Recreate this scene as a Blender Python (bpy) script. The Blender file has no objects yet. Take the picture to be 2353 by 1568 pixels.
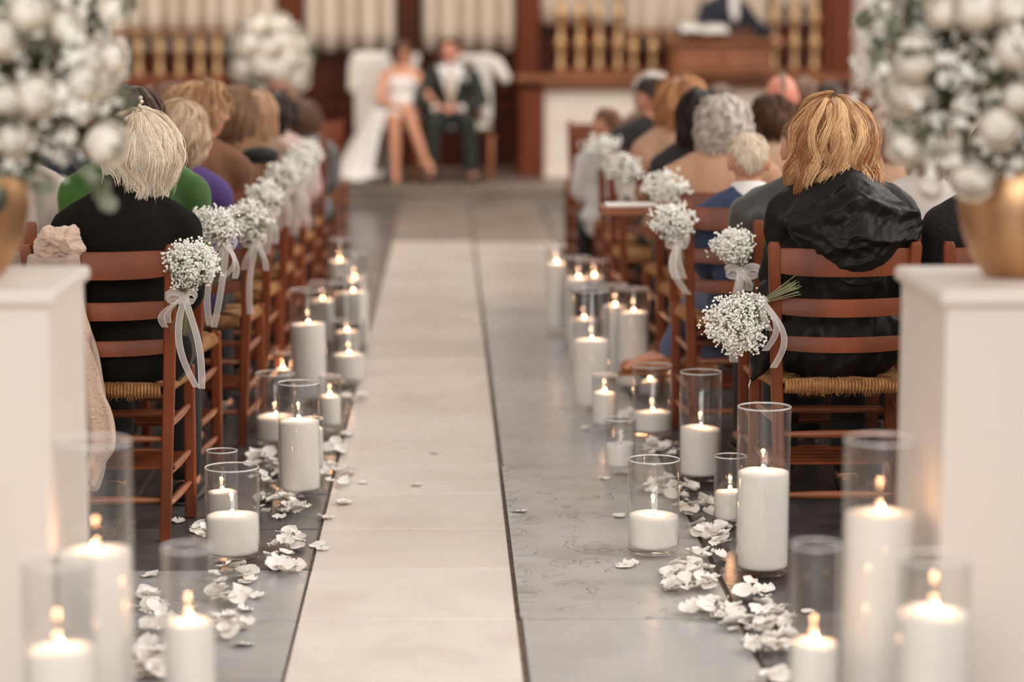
import bpy, math, random
import numpy as np
from mathutils import Vector, Matrix, Euler, noise as NZ
R=random.Random(7); NR=np.random.RandomState(7); PI=math.pi
S=bpy.context.scene; COL=S.collection
# ---------------------------------------------------------------- camera
H=1.5; TH=math.radians(7.578); PS=math.radians(1.528); FPX=85/36*2353
cd=bpy.data.cameras.new('camera'); cam=bpy.data.objects.new('camera',cd); COL.objects.link(cam)
cd.lens=85; cd.sensor_width=36; cd.clip_end=200
cam.location=(0,0,H); cam.rotation_euler=(PI/2-TH,0,-PS); S.camera=cam
cd.dof.use_dof=True; cd.dof.focus_distance=6.95; cd.dof.aperture_fstop=1.5; cd.dof.aperture_blades=0
# ---------------------------------------------------------------- world + lights
S.view_settings.view_transform='Standard'; S.view_settings.look='None'; S.view_settings.gamma=1; S.view_settings.exposure=0.24
S.view_settings.use_curve_mapping=False
W=bpy.data.worlds.new('world'); S.world=W; W.use_nodes=True
bg=W.node_tree.nodes['Background']; bg.inputs[0].default_value=(1.0,.955,.915,1); bg.inputs[1].default_value=0.52
def area(name,loc,rot,sx,sy,e,col):
    l=bpy.data.lights.new(name,'AREA'); l.shape='RECTANGLE'; l.size=sx; l.size_y=sy; l.energy=e; l.color=col
    o=bpy.data.objects.new(name,l); o.location=loc; o.rotation_euler=rot; COL.objects.link(o); return o
area('high_window_light',(6.8,9,5.2),(0,math.radians(62),0),5,14,680,(1,.96,.92))
area('front_fill_light',(-1.5,-5.5,5.4),(math.radians(64),0,0),7,4,660,(1,.965,.93))  # added front fill behind the camera, not a window of the church
area('choir_fill_light',(0,16.5,6.8),(math.radians(20),0,0),10,3,300,(1,.95,.9))  # added overhead lamp brightening the platform end, no real window there
# ---------------------------------------------------------------- projection helper: a pixel becomes a point in the place
fw=(math.sin(PS)*math.cos(TH),math.cos(PS)*math.cos(TH),-math.sin(TH)); rt=(math.cos(PS),-math.sin(PS),0); up=(math.sin(PS)*math.sin(TH),math.cos(PS)*math.sin(TH),math.cos(TH))
def ray(x,y):
    a=(x-1176.5)/FPX; b=(784-y)/FPX
    return [fw[i]+a*rt[i]+b*up[i] for i in range(3)]
def at(x,y,z=0):
    d=ray(x,y); t=(z-H)/d[2]; return Vector((d[0]*t,d[1]*t,z))
def atY(x,y,Y):
    d=ray(x,y); t=Y/d[1]; return Vector((d[0]*t,Y,H+d[2]*t))
# ---------------------------------------------------------------- materials
MC={}
def lin(c): return tuple(((v/255+.055)/1.055)**2.4 if v/255>.04045 else v/255/12.92 for v in c)
def mat(name,rgb,rough=.6,metal=0,noise=None,bump=None,sheen=0,sss=0,spec=.5,coat=0,attr=None):
    """noise=(scale,rgb2,stretch)  bump=(scale,strength)  attr=rgb2 mixed by the point attribute 'tone'"""
    if name in MC: return MC[name]
    m=bpy.data.materials.new(name); m.use_nodes=True; n=m.node_tree.nodes; L=m.node_tree.links; b=n['Principled BSDF']
    c=lin(rgb); b.inputs['Base Color'].default_value=(*c,1); b.inputs['Roughness'].default_value=rough; b.inputs['Metallic'].default_value=metal
    b.inputs['Specular IOR Level'].default_value=spec
    if sheen: b.inputs['Sheen Weight'].default_value=sheen; b.inputs['Sheen Roughness'].default_value=.5
    if sss: b.inputs['Subsurface Weight'].default_value=sss; b.inputs['Subsurface Radius'].default_value=(.02,.012,.008); b.inputs['Subsurface Scale'].default_value=.4
    if coat: b.inputs['Coat Weight'].default_value=coat; b.inputs['Coat Roughness'].default_value=.25
    tc=n.new('ShaderNodeTexCoord')
    if noise or bump:
        mp=n.new('ShaderNodeMapping'); L.new(tc.outputs['Object'],mp.inputs[0])
        if noise and len(noise)>2: mp.inputs['Scale'].default_value=noise[2]
    if noise or attr:
        mx=n.new('ShaderNodeMix'); mx.data_type='RGBA'; mx.inputs[6].default_value=(*c,1); mx.inputs[7].default_value=(*lin(noise[1] if noise else attr),1)
        if noise:
            t=n.new('ShaderNodeTexNoise'); t.inputs['Scale'].default_value=noise[0]; t.inputs['Detail'].default_value=6; L.new(mp.outputs[0],t.inputs['Vector'])
            r=n.new('ShaderNodeValToRGB'); r.color_ramp.elements[0].position=.35; r.color_ramp.elements[1].position=.68; L.new(t.outputs[0],r.inputs[0]); L.new(r.outputs[0],mx.inputs[0])
        else:
            a=n.new('ShaderNodeAttribute'); a.attribute_name='tone'; L.new(a.outputs['Fac'],mx.inputs[0])
        L.new(mx.outputs[2],b.inputs['Base Color'])
    if bump:
        t=n.new('ShaderNodeTexNoise'); t.inputs['Scale'].default_value=bump[0]; t.inputs['Detail'].default_value=4; L.new(mp.outputs[0],t.inputs['Vector'])
        u=n.new('ShaderNodeBump'); u.inputs['Strength'].default_value=bump[1]; u.inputs['Distance'].default_value=.01; L.new(t.outputs[0],u.inputs['Height']); L.new(u.outputs[0],b.inputs['Normal'])
    MC[name]=m; return m
WOOD=mat('chair_wood',(130,62,24),.46,noise=(7,(90,41,15),(1,1,.3)),bump=(60,.08),spec=.35)
WOOD_D=mat('dark_panel_wood',(84,36,14),.5,noise=(5,(56,22,8),(1,1,.15)),spec=.2)
WOOD_R=mat('red_brown_wood',(118,54,22),.5,noise=(5,(90,38,15),(1,1,.15)),spec=.25)
WOOD_L=mat('honey_wood',(152,92,52),.45,noise=(4,(128,72,38),(1,1,.2)))
RUSH=mat('rush_seat',(178,128,76),.75,noise=(40,(140,92,48),(1,1,1)),bump=(180,.6))
RUNG=mat('rung_wood',(150,88,50),.4,noise=(12,(120,66,38),(.3,1,1)),coat=.2)
SAND=mat('candle_sand',(243,238,232),.85,sss=.12,bump=(500,.25),spec=.2)
WAXP=mat('melted_wax',(250,232,212),.12,sss=.3)
WICK=mat('wick',(60,45,38),.9)
PETAL=mat('rose_petal',(250,244,238),.6,sss=.2,noise=(14,(232,222,210)),spec=.25)
ROSEM=mat('rose_cream',(254,247,238),.6,sss=.25,noise=(6,(250,236,218)),spec=.2)
GYP=mat('gypsophila_white',(253,251,246),.7,sss=.1,noise=(25,(240,237,224)),spec=.2)
STEM=mat('stem_green',(120,118,84),.6,noise=(20,(150,146,108)))
LEAFG=mat('eucalyptus_leaf',(128,130,112),.6,noise=(5,(92,96,76)),spec=.25)
LEAFD=mat('dark_leaf',(66,64,44),.6,noise=(6,(92,90,66)),spec=.2)
GOLD=mat('brushed_gold',(206,166,126),.40,metal=1,noise=(3,(168,126,88),(3,3,.1)))
BRASS=mat('baluster_brass',(222,184,134),.38,metal=.35,noise=(8,(190,146,98)))
WHITE_P=mat('pedestal_white',(224,213,204),.42,spec=.4)
CURT=mat('curtain_cloth',(228,211,192),.9,sss=0,noise=(2,(216,196,174),(1,1,.1)))
CREAM=mat('cream_plaster',(232,219,204),.9,noise=(3,(224,208,192)))
SKIN=mat('skin',(208,150,122),.55,sss=.15,noise=(6,(196,134,106)))
SKIN_T=mat('skin_tan',(196,132,98),.55,sss=.1)
DRESS=mat('bridal_satin',(242,236,230),.5,bump=(8,.2),sheen=.2)
FUR=mat('white_fur',(232,222,210),.95,bump=(60,.8),sheen=.4)
FLEECE=mat('coat_fleece',(212,180,158),.95,bump=(90,.9),sheen=.5)
COATB=mat('coat_suede',(190,168,150),.85,noise=(4,(168,144,126)),bump=(12,.4),sheen=.3)
NYLON=mat('black_nylon',(20,16,14),.5,bump=(14,.5),noise=(5,(26,21,18)),spec=.22)
KNIT=mat('black_knit',(22,18,16),.95,bump=(140,.25),spec=.15,noise=(30,(26,22,19)))
def glass_mat():
    m=bpy.data.materials.new('clear_glass'); m.use_nodes=True; n=m.node_tree.nodes; L=m.node_tree.links; n.clear()
    o=n.new('ShaderNodeOutputMaterial'); mx=n.new('ShaderNodeMixShader'); t=n.new('ShaderNodeBsdfTransparent'); g=n.new('ShaderNodeBsdfGlossy'); f=n.new('ShaderNodeFresnel')
    ge=n.new('ShaderNodeNewGeometry'); mr=n.new('ShaderNodeMapRange'); mr.inputs[3].default_value=1.5; mr.inputs[4].default_value=1/1.5; L.new(ge.outputs['Backfacing'],mr.inputs[0]); L.new(mr.outputs[0],f.inputs[0]); t.inputs[0].default_value=(.975,.975,.972,1); g.inputs['Roughness'].default_value=.02; g.inputs[0].default_value=(1,1,1,1)
    L.new(f.outputs[0],mx.inputs[0]); L.new(t.outputs[0],mx.inputs[1]); L.new(g.outputs[0],mx.inputs[2]); L.new(mx.outputs[0],o.inputs[0]); return m
GLASS=glass_mat()
def sheer_mat(name,rgb,alpha):
    m=bpy.data.materials.new(name); m.use_nodes=True; n=m.node_tree.nodes; L=m.node_tree.links; n.clear()
    o=n.new('ShaderNodeOutputMaterial'); mx=n.new('ShaderNodeMixShader'); t=n.new('ShaderNodeBsdfTransparent'); d=n.new('ShaderNodeBsdfDiffuse'); tr=n.new('ShaderNodeBsdfTranslucent'); ad=n.new('ShaderNodeMixShader')
    d.inputs[0].default_value=(*lin(rgb),1); tr.inputs[0].default_value=(*lin(rgb),1); ad.inputs[0].default_value=.35; mx.inputs[0].default_value=alpha
    L.new(d.outputs[0],ad.inputs[1]); L.new(tr.outputs[0],ad.inputs[2]); L.new(t.outputs[0],mx.inputs[1]); L.new(ad.outputs[0],mx.inputs[2]); L.new(mx.outputs[0],o.inputs[0]); return m
ORG=sheer_mat('organza',(242,234,230),.5); ORGE=sheer_mat('organza_edge',(248,242,238),.95); VEIL=sheer_mat('veil_tulle',(240,236,234),.5)
def emit(name,rgb,e):
    m=bpy.data.materials.new(name); m.use_nodes=True; n=m.node_tree.nodes; n.clear(); o=n.new('ShaderNodeOutputMaterial'); x=n.new('ShaderNodeEmission')
    x.inputs[0].default_value=(*rgb,1); x.inputs[1].default_value=e; m.node_tree.links.new(x.outputs[0],o.inputs[0]); return m
FLAME=emit('flame',(1,.50,.22),60)
# stone: colour varies per slab through the 'tone' attribute; cracks and stains are marks of the stone
def stone(name,ca,cb,cc,rough,sc=3.0,bs=.25,flake=0):
    m=bpy.data.materials.new(name); m.use_nodes=True; n=m.node_tree.nodes; L=m.node_tree.links; b=n['Principled BSDF']
    tc=n.new('ShaderNodeTexCoord'); a=n.new('ShaderNodeAttribute'); a.attribute_name='tone'
    t=n.new('ShaderNodeTexNoise'); t.inputs['Scale'].default_value=sc; t.inputs['Detail'].default_value=8; t.inputs['Roughness'].default_value=.65; L.new(tc.outputs['Object'],t.inputs['Vector'])
    m1=n.new('ShaderNodeMix'); m1.data_type='RGBA'; m1.inputs[6].default_value=(*lin(ca),1); m1.inputs[7].default_value=(*lin(cb),1); L.new(a.outputs['Fac'],m1.inputs[0])
    r=n.new('ShaderNodeValToRGB'); r.color_ramp.elements[0].position=.45; r.color_ramp.elements[1].position=.75; L.new(t.outputs[0],r.inputs[0])
    m2=n.new('ShaderNodeMix'); m2.data_type='RGBA'; m2.inputs[7].default_value=(*lin(cc),1); L.new(m1.outputs[2],m2.inputs[6]); L.new(r.outputs[0],m2.inputs[0]); vo=n.new('ShaderNodeTexNoise'); vo.inputs['Scale'].default_value=26; vo.inputs['Detail'].default_value=5; vo.inputs['Roughness'].default_value=.7; L.new(tc.outputs['Object'],vo.inputs['Vector'])
    vr=n.new('ShaderNodeValToRGB'); vr.color_ramp.elements[0].position=.66; vr.color_ramp.elements[1].position=.74; L.new(vo.outputs[0],vr.inputs[0]); m3=n.new('ShaderNodeMix'); m3.data_type='RGBA'; m3.inputs[7].default_value=(*[v*.55 for v in lin(cc)],1); L.new(m2.outputs[2],m3.inputs[6]); L.new(vr.outputs[0],m3.inputs[0]); L.new(m3.outputs[2],b.inputs['Base Color'])
    b.inputs['Roughness'].default_value=rough
    t2=n.new('ShaderNodeTexNoise'); t2.inputs['Scale'].default_value=sc*9; t2.inputs['Detail'].default_value=6; L.new(tc.outputs['Object'],t2.inputs['Vector'])
    rr=n.new('ShaderNodeMapRange'); rr.inputs[3].default_value=rough-.07; rr.inputs[4].default_value=rough+.12; L.new(t2.outputs[0],rr.inputs[0]); L.new(rr.outputs[0],b.inputs['Roughness'])
    u=n.new('ShaderNodeBump'); u.inputs['Strength'].default_value=bs; u.inputs['Distance'].default_value=.004
    if flake:
        v=n.new('ShaderNodeTexNoise'); v.inputs['Scale'].default_value=7; v.inputs['Detail'].default_value=9; v.inputs['Distortion'].default_value=1.2; L.new(tc.outputs['Object'],v.inputs['Vector'])
        q=n.new('ShaderNodeValToRGB'); q.color_ramp.elements[0].position=.60; q.color_ramp.elements[1].position=.625; L.new(v.outputs[0],q.inputs[0]); L.new(q.outputs[0],u.inputs['Height']); u.inputs['Distance'].default_value=.008
    else: L.new(t2.outputs[0],u.inputs['Height'])
    L.new(u.outputs[0],b.inputs['Normal']); return m
ST_C=stone('cream_slab',(222,210,199),(232,222,212),(208,194,181),.27,2.2,.06)
ST_G=stone('grey_slab',(172,170,168),(190,188,184),(156,154,152),.24,2.5,.15)
ST_R=stone('flaked_grey_slab',(178,174,168),(192,188,182),(138,132,126),.36,2.5,.7,1)
ST_D=stone('dark_slate',(78,73,70),(116,112,110),(60,56,54),.22,3,.2)
ST_M=stone('far_slab_painted_reflection',(204,192,181),(214,203,192),(186,174,162),.26,2.2,.12)  # darker colour paints in the dark screen reflected by the far floor
ST_P=stone('platform_stone',(128,113,101),(142,128,116),(106,92,82),.4,2.2,.2)  # brown-grey stone; on the last floor slabs it paints the wood's reflection
GROUT=mat('floor_grout',(116,92,78),.9,noise=(30,(84,68,58)))
# ---------------------------------------------------------------- mesh tools
class MB:
    def __init__(s): s.v=[]; s.f=[]; s.m=[]; s.n=0; s.t=[]
    def add(s,v,f,mi=0,tone=.5):
        v=np.asarray(v,float).reshape(-1,3); s.v.append(v); s.f+= [tuple(i+s.n for i in q) for q in f]; s.m+=[mi]*len(f); s.t+=[tone]*len(v); s.n+=len(v); return s
    def box(s,c,d,rot=None,mi=0,tone=.5,bev=0):
        x,y,z=[k/2 for k in d]
        if bev:
            e=min(bev,x*.9,y*.9,z*.9); v=[]
            for sx in(-1,1):
                for sy in(-1,1):
                    for sz in(-1,1): v+=[(sx*x,sy*(y-e),sz*(z-e)),(sx*(x-e),sy*y,sz*(z-e)),(sx*(x-e),sy*(y-e),sz*z)]
            def k(i,j,l,a): return ((i*2+j)*2+l)*3+a
            f=[]
            for i in(0,1): f.append([k(i,0,0,0),k(i,1,0,0),k(i,1,1,0),k(i,0,1,0)]); f.append([k(0,i,0,1),k(1,i,0,1),k(1,i,1,1),k(0,i,1,1)]); f.append([k(0,0,i,2),k(1,0,i,2),k(1,1,i,2),k(0,1,i,2)])
            for i in(0,1):
                for j in(0,1):
                    f.append([k(i,j,0,0),k(i,j,1,0),k(i,j,1,1),k(i,j,0,1)]); f.append([k(i,0,j,0),k(i,1,j,0),k(i,1,j,2),k(i,0,j,2)]); f.append([k(0,i,j,1),k(1,i,j,1),k(1,i,j,2),k(0,i,j,2)])
                    for l in(0,1): f.append([k(i,j,l,0),k(i,j,l,1),k(i,j,l,2)])
        else:
            v=[(a*x,b*y,e*z) for a in(-1,1) for b in(-1,1) for e in(-1,1)]; f=[(0,1,3,2),(4,6,7,5),(0,4,5,1),(2,3,7,6),(0,2,6,4),(1,5,7,3)]
        v=np.array(v)
        if rot is not None: v=v@np.array(Euler(rot).to_matrix()).T
        return s.add(v+np.array(c),f,mi,tone)
    def tube(s,P,r,seg=8,mi=0,cap=True,sq=(1,1),tone=.5):
        P=[Vector(p) for p in P]; n=len(P)
        if not hasattr(r,'__len__'): r=[r]*n
        v=[];f=[]; prev=None
        for i,p in enumerate(P):
            t=(P[min(i+1,n-1)]-P[max(i-1,0)]).normalized()
            if prev is None: a=Vector((1,0,0)) if abs(t.x)<.8 else Vector((0,1,0)); a=(a-t*a.dot(t)).normalized()
            else: a=(prev-t*prev.dot(t)).normalized()
            prev=a; b=t.cross(a)
            for k in range(seg):
                w=2*PI*k/seg; v.append(p+a*math.cos(w)*r[i]*sq[0]+b*math.sin(w)*r[i]*sq[1])
        for i in range(n-1):
            for k in range(seg): f.append((i*seg+k,i*seg+(k+1)%seg,(i+1)*seg+(k+1)%seg,(i+1)*seg+k))
        if cap: f.append(tuple(range(seg-1,-1,-1))); f.append(tuple((n-1)*seg+k for k in range(seg)))
        return s.add([tuple(q) for q in v],f,mi,tone)
    def lathe(s,prof,seg=32,c=(0,0,0),mi=0,close=False,sx=1,sy=1):
        v=[];f=[];n=len(prof)
        for r,z in prof:
            for k in range(seg): w=2*PI*k/seg; v.append((c[0]+r*math.cos(w)*sx,c[1]+r*math.sin(w)*sy,c[2]+z))
        m=n if close else n-1
        for i in range(m):
            j=(i+1)%n
            for k in range(seg): f.append((i*seg+k,i*seg+(k+1)%seg,j*seg+(k+1)%seg,j*seg+k))
        if not close:
            if prof[0][0]>1e-4: f.append(tuple(range(seg-1,-1,-1)))
            if prof[-1][0]>1e-4: f.append(tuple((n-1)*seg+k for k in range(seg)))
        return s.add(v,f,mi)
    def ell(s,c,r,seg=16,rings=10,mi=0,rot=None):
        v=[];f=[]
        for i in range(rings+1):
            t=PI*i/rings
            for k in range(seg): w=2*PI*k/seg; v.append((r[0]*math.sin(t)*math.cos(w),r[1]*math.sin(t)*math.sin(w),r[2]*math.cos(t)))
        for i in range(rings):
            for k in range(seg): f.append((i*seg+k,(i+1)*seg+k,(i+1)*seg+(k+1)%seg,i*seg+(k+1)%seg))
        v=np.array(v)
        if rot is not None: v=v@np.array(Euler(rot).to_matrix()).T
        return s.add(v+np.array(c),f,mi)
    def cap(s,a,b,ra,rb,seg=14,mi=0):
        a=Vector(a);b=Vector(b);d=(b-a).normalized();P=[];r=[]
        for q in(.0,.35,.7): w=(1-q)*PI/2; P.append(a-d*ra*math.sin(w)); r.append(max(ra*math.cos(w),.0005))
        P+=[a,b]; r+=[ra,rb]
        for q in(.35,.7,1): w=q*PI/2; P.append(b+d*rb*math.sin(w)); r.append(max(rb*math.cos(w),.0005))
        return s.tube(P,r,seg,mi)
    def grid(s,G,mi=0,wrap=False,mfun=None,tone=.5):
        G=np.asarray(G,float); a,b=G.shape[:2]; f=[]
        for i in range(a-1):
            for k in range(b if wrap else b-1): f.append((i*b+k,i*b+(k+1)%b,(i+1)*b+(k+1)%b,(i+1)*b+k))
        n0=len(s.m); s.add(G.reshape(-1,3),f,mi,tone)
        if mfun:
            w=b if wrap else b-1
            for q in range(len(f)): s.m[n0+q]=mfun(q//w,q%w)
        return s
    def batch(s,base,faces,pos,sc,mi=0,rot=True,tones=None,rs=None):
        """many small copies of one shape inside the same part"""
        base=np.asarray(base,float); N=len(pos); pos=np.asarray(pos,float); sc=np.asarray(sc,float).reshape(-1,1,1) if np.ndim(sc) else sc
        rs=rs or NR
        if rot:
            q=rs.normal(size=(N,4)); q/=np.linalg.norm(q,axis=1)[:,None]; w,x,y,z=q.T
            M=np.stack([1-2*(y*y+z*z),2*(x*y-z*w),2*(x*z+y*w),2*(x*y+z*w),1-2*(x*x+z*z),2*(y*z-x*w),2*(x*z-y*w),2*(y*z+x*w),1-2*(x*x+y*y)],1).reshape(N,3,3)
            V=np.einsum('nij,kj->nki',M,base)*sc
        else: V=np.repeat(base[None],N,0)*sc
        V=V+pos[:,None,:]; k=len(base); F=np.array([list(q) for q in faces]); F=(F[None]+(np.arange(N)*k)[:,None,None]).reshape(-1,F.shape[1])+s.n
        s.v.append(V.reshape(-1,3)); s.f+=[tuple(q) for q in F.tolist()]; s.m+=[mi]*len(F); s.n+=N*k
        s.t+= list(np.repeat(tones,k)) if tones is not None else [.5]*(N*k); return s
    def build(s,name,mats,parent=None,smooth=True,tone=False,loc=None,mesh_only=False):
        me=bpy.data.meshes.new(name); V=np.concatenate(s.v) if s.v else np.zeros((0,3))
        me.from_pydata(V.tolist(),[],s.f)
        mats=mats if isinstance(mats,(list,tuple)) else [mats]
        for m in mats: me.materials.append(m)
        if len(mats)>1: me.polygons.foreach_set('material_index',s.m)
        if smooth: me.polygons.foreach_set('use_smooth',[True]*len(me.polygons))
        if tone: at_=me.attributes.new('tone','FLOAT','POINT'); at_.data.foreach_set('value',[float(t) for t in s.t])
        me.update()
        if mesh_only: return me
        return link(name,me,parent,loc)
def link(name,me,parent=None,loc=None):
    o=bpy.data.objects.new(name,me); COL.objects.link(o)
    if parent is not None: o.parent=parent
    if loc is not None: o.location=loc
    return o
def sharp(o,ang=35):
    o.data.set_sharp_from_angle(angle=math.radians(ang)); return o
def fuse(mb,voxel,it=4,name='m'):
    """one continuous surface out of overlapping volumes"""
    o=link('tmp',mb.build(name,[],mesh_only=True)); r=o.modifiers.new('r','REMESH'); r.mode='VOXEL'; r.voxel_size=voxel; r.use_smooth_shade=True
    sm=o.modifiers.new('s','SMOOTH'); sm.iterations=it; sm.factor=.5
    dg=bpy.context.evaluated_depsgraph_get(); me=bpy.data.meshes.new_from_object(o.evaluated_get(dg)); bpy.data.objects.remove(o)
    me.polygons.foreach_set('use_smooth',[True]*len(me.polygons)); me.materials.clear(); me.name=name; return me
def crumple(me,amp,sc,seed=0,stretch=(1,1,.6),ridge=.6):
    n=len(me.vertices); co=np.empty(n*3); me.vertices.foreach_get('co',co); co=co.reshape(-1,3); no=np.empty(n*3); me.vertices.foreach_get('normal',no); no=no.reshape(-1,3)
    st=np.array(stretch)*sc; P=co*st+seed*7.3; W=[Vector(p) for p in P]
    d=np.array([ridge*(.28-abs(NZ.noise(w*1.0)))*1.6+(1-ridge)*NZ.noise(w*.6)+.35*(.2-abs(NZ.noise(w*2.3))) for w in W])
    co=co+no*(d*amp)[:,None]; me.vertices.foreach_set('co',co.ravel()); me.update(); return me
def withmat(me,m,name,parent):
    o=link(name,me,parent)
    if not me.materials: me.materials.append(m)
    else:
        o.material_slots[0].link='OBJECT'; o.material_slots[0].material=m
    return o
def empty(name,loc=(0,0,0),rz=0):
    o=bpy.data.objects.new(name,None); COL.objects.link(o); o.location=loc; o.rotation_euler=(0,0,rz); o.empty_display_size=.1; return o
def tag(o,label,cat,group=None):
    o['label']=label; o['category']=cat
    if group: o['group']=group
    return o
def clone(o,parent=None):
    c=o.copy(); COL.objects.link(c)
    if parent is not None: c.parent=parent
    for ch in [x for x in KIDS(o)]: clone(ch,c)
    return c
def KIDS(o): return list(o.children)
def struct(o): o['kind']='structure'; return o
# ---------------------------------------------------------------- the setting
WY=22.5; ZP=.14; PY=19.75
def px2w(x,y,Y=WY): p=atY(x,y,Y); return p.x,p.z
mb=MB(); mb.box((0,12,-.0515),(16,30,.09),mi=4)
def slab(x0,x1,y0,y1,mi,tone,g=.006,top=0):
    mb.box(((x0+x1)/2,(y0+y1)/2,-.02+top),(x1-x0-g,y1-y0-g*1.9,.04),mi=mi,tone=tone,bev=.003)
# middle strip of cream slabs, half-metre rhythm measured from the joints
ys=[2.0,2.6,3.2,3.75,4.3,4.85,5.4,5.95,6.52,7.05,7.58,8.09]
while ys[-1]<PY-.3: ys.append(ys[-1]+R.choice([.5,.53,.56]))
ys[-1]=PY
for a,b in zip(ys,ys[1:]): slab(-.381,.172,a,b,(0 if a<10.6 else (5 if a<16.2 else 6)),R.random() if a>6 else .9)  # farther slabs get darker stone in place of the screen's dark reflection
# right strip: one long flaked slab among smooth grey ones
yr=[2.0,3.1,4.0,5.0,5.95,8.09,9.3,10.2,11.5,12.6,13.9,15,16.3,17.4,18.6,PY]
for i,(a,b) in enumerate(zip(yr,yr[1:])): slab(.182,.73,a,b,2 if i==4 else (1 if a<12 else (5 if a<16 else 6)),R.random(),top=.001 if i==4 else 0)  # far slabs coloured for the reflected screen here as well
# ragged flaked edge of the long slab along the joint
fl=MB(); yy=5.97
while yy<8.0:
    w=.014+.05*R.random()**2; l=.03+.07*R.random(); 
    pts=[(.184,yy),(.184+w,yy+l*.2),(.184+w*1.2,yy+l*.7),(.184,yy+l)]
    fl.add([(p[0]-.004,p[1],.0035+R.random()*.003) for p in pts]+[(p[0],p[1],-.01) for p in pts],[(0,1,2,3),(0,4,5,1),(1,5,6,2),(2,6,7,3),(3,7,4,0)],0); yy+=l*1.1
for a,b in zip(ys,ys[1:]): slab(-.98,-.382,a,b,1 if b<6.6 else 3,R.random()*.6 if b>6 else .1)
for (xa,xb) in [(-1.62,-.986),(-2.3,-1.626),(-3,-2.306),(.736,1.42),(1.426,2.05),(2.056,2.7),(2.706,3.4),(3.4,8),(-8,-3)]:
    y=2.0+R.random()*.3
    while y<PY-.2:
        l=R.uniform(.5,.9) if abs(xa)>.5 else R.choice([.53,1.06]); y2=min(y+l,PY)
        if PY-y2<.25: y2=PY
        slab(xa,xb,y,y2,3,R.random()); y=y2
fo=mb.build('floor',[ST_C,ST_G,ST_R,ST_D,GROUT,ST_M,ST_P],tone=True,smooth=False); struct(fo)
f2=fl.build('floor_flakes',ST_R,smooth=False,tone=True); f2.parent=fo
# raised platform
mb=MB()
mb.box((0,(PY+WY)/2+.3,ZP/2-.02),(16,WY-PY+.6,ZP-.04),mi=0)
x=-8.
while x<8:
    w=R.uniform(.7,1.3); mb.box((x+w/2,PY+.35,ZP-.02),(w-.006,.75,.045),mi=0,bev=.006,tone=R.random())
    y=PY+.725
    while y<WY: mb.box((x+w/2,y+.4,ZP-.02),(w-.006,.79,.04),mi=0,bev=.004,tone=R.random()); y+=.8
    x+=w
o=mb.build('trim_1',[ST_P],tone=True,smooth=False); struct(o)
# back wall, side walls
mb=MB(); mb.box((0,WY+.15,3),(16,.3,6.3)); o=mb.build('wall_back',CREAM,smooth=False); struct(o)
mb=MB(); mb.box((-8.1,11,3),(.2,24,6.2)); struct(mb.build('wall_left',CREAM,smooth=False))
mb=MB()
for a,b in ((-1,2),(4,8),(10,14),(16,23)): mb.box((8.1,(a+b)/2,3),(.2,b-a,6.2))
mb.box((8.1,11,.8),(.2,24,1.6)); mb.box((8.1,11,5.8),(.2,24,.6)); struct(mb.build('wall_right',CREAM,smooth=False))
# ---------------------------------------------------------------- choir screen on the platform
def bx(mb,x0,x1,y0,y1,z0,z1,**k): mb.box(((x0+x1)/2,(y0+y1)/2,(z0+z1)/2),(abs(x1-x0),abs(y1-y0),abs(z1-z0)),**k)
scr=tag(empty('wood_screen',(0,WY,ZP)),'dark carved wooden screen across the altar end behind the seated couple, with curtained openings','screen')
def X(px,Y=WY): return atY(px,200,Y).x
def Z(py,Y=WY): return atY(1176,py,Y).z
zr=Z(114)
def child(mb,name,m,par,**k):
    o=mb.build(name,m,par,**k); o.matrix_parent_inverse=par.matrix_basis.inverted() if par.type=='EMPTY' and not par.parent else Matrix(); return o
for i,(a,b,m) in enumerate([(638,697,WOOD_R),(915,966,WOOD_D),(1186,1238,WOOD_R),(1878,1950,WOOD_R)]):
    mb=MB(); bx(mb,X(a),X(b),WY-.22,WY,ZP,4.2,bev=.012); bx(mb,X(a)-.02,X(b)+.02,WY-.25,WY,ZP,ZP+.2,bev=.012); bx(mb,X(a)+.06,X(b)-.06,WY-.235,WY,ZP+.3,4.0,bev=.01)
    child(mb,'post',m,scr,smooth=False)
mb=MB(); bx(mb,X(300),X(1240),WY-.1,WY-.02,ZP,zr); 
child(mb,'dado_panel',WOOD_D,scr,smooth=False)
mb=MB(); bx(mb,X(1240),X(1878),WY-.1,WY-.02,ZP,Z(50)); child(mb,'dado_panel',WOOD_D,scr,smooth=False)
for a,b in ((697,800),(800,915),(966,1076),(1076,1186)):
    xa,xb=X(a)+.03,X(b)-.03; mb=MB()
    for z0,z1 in ((ZP+.12,ZP+.55),(ZP+.65,zr-.08)):
        for (p,q,r_,s_) in ((xa,xb,z0,z0+.04),(xa,xb,z1-.04,z1),(xa,xa+.04,z0,z1),(xb-.04,xb,z0,z1)): bx(mb,p,q,WY-.13,WY-.09,r_,s_,bev=.008)
        bx(mb,xa+.09,xb-.09,WY-.12,WY-.09,z0+.09,z1-.09,bev=.02)
    child(mb,'panel_moulding',WOOD_D,scr,smooth=False)
mb=MB(); bx(mb,X(640),X(1240),WY-.17,WY-.02,zr-.02,zr+.03,bev=.008); child(mb,'sill_rail',WOOD_D,scr,smooth=False)
mb=MB(); bx(mb,-3.9,3.9,WY-.22,WY,4.2,4.5,bev=.02); child(mb,'cornice',WOOD_R,scr,smooth=False)
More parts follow.
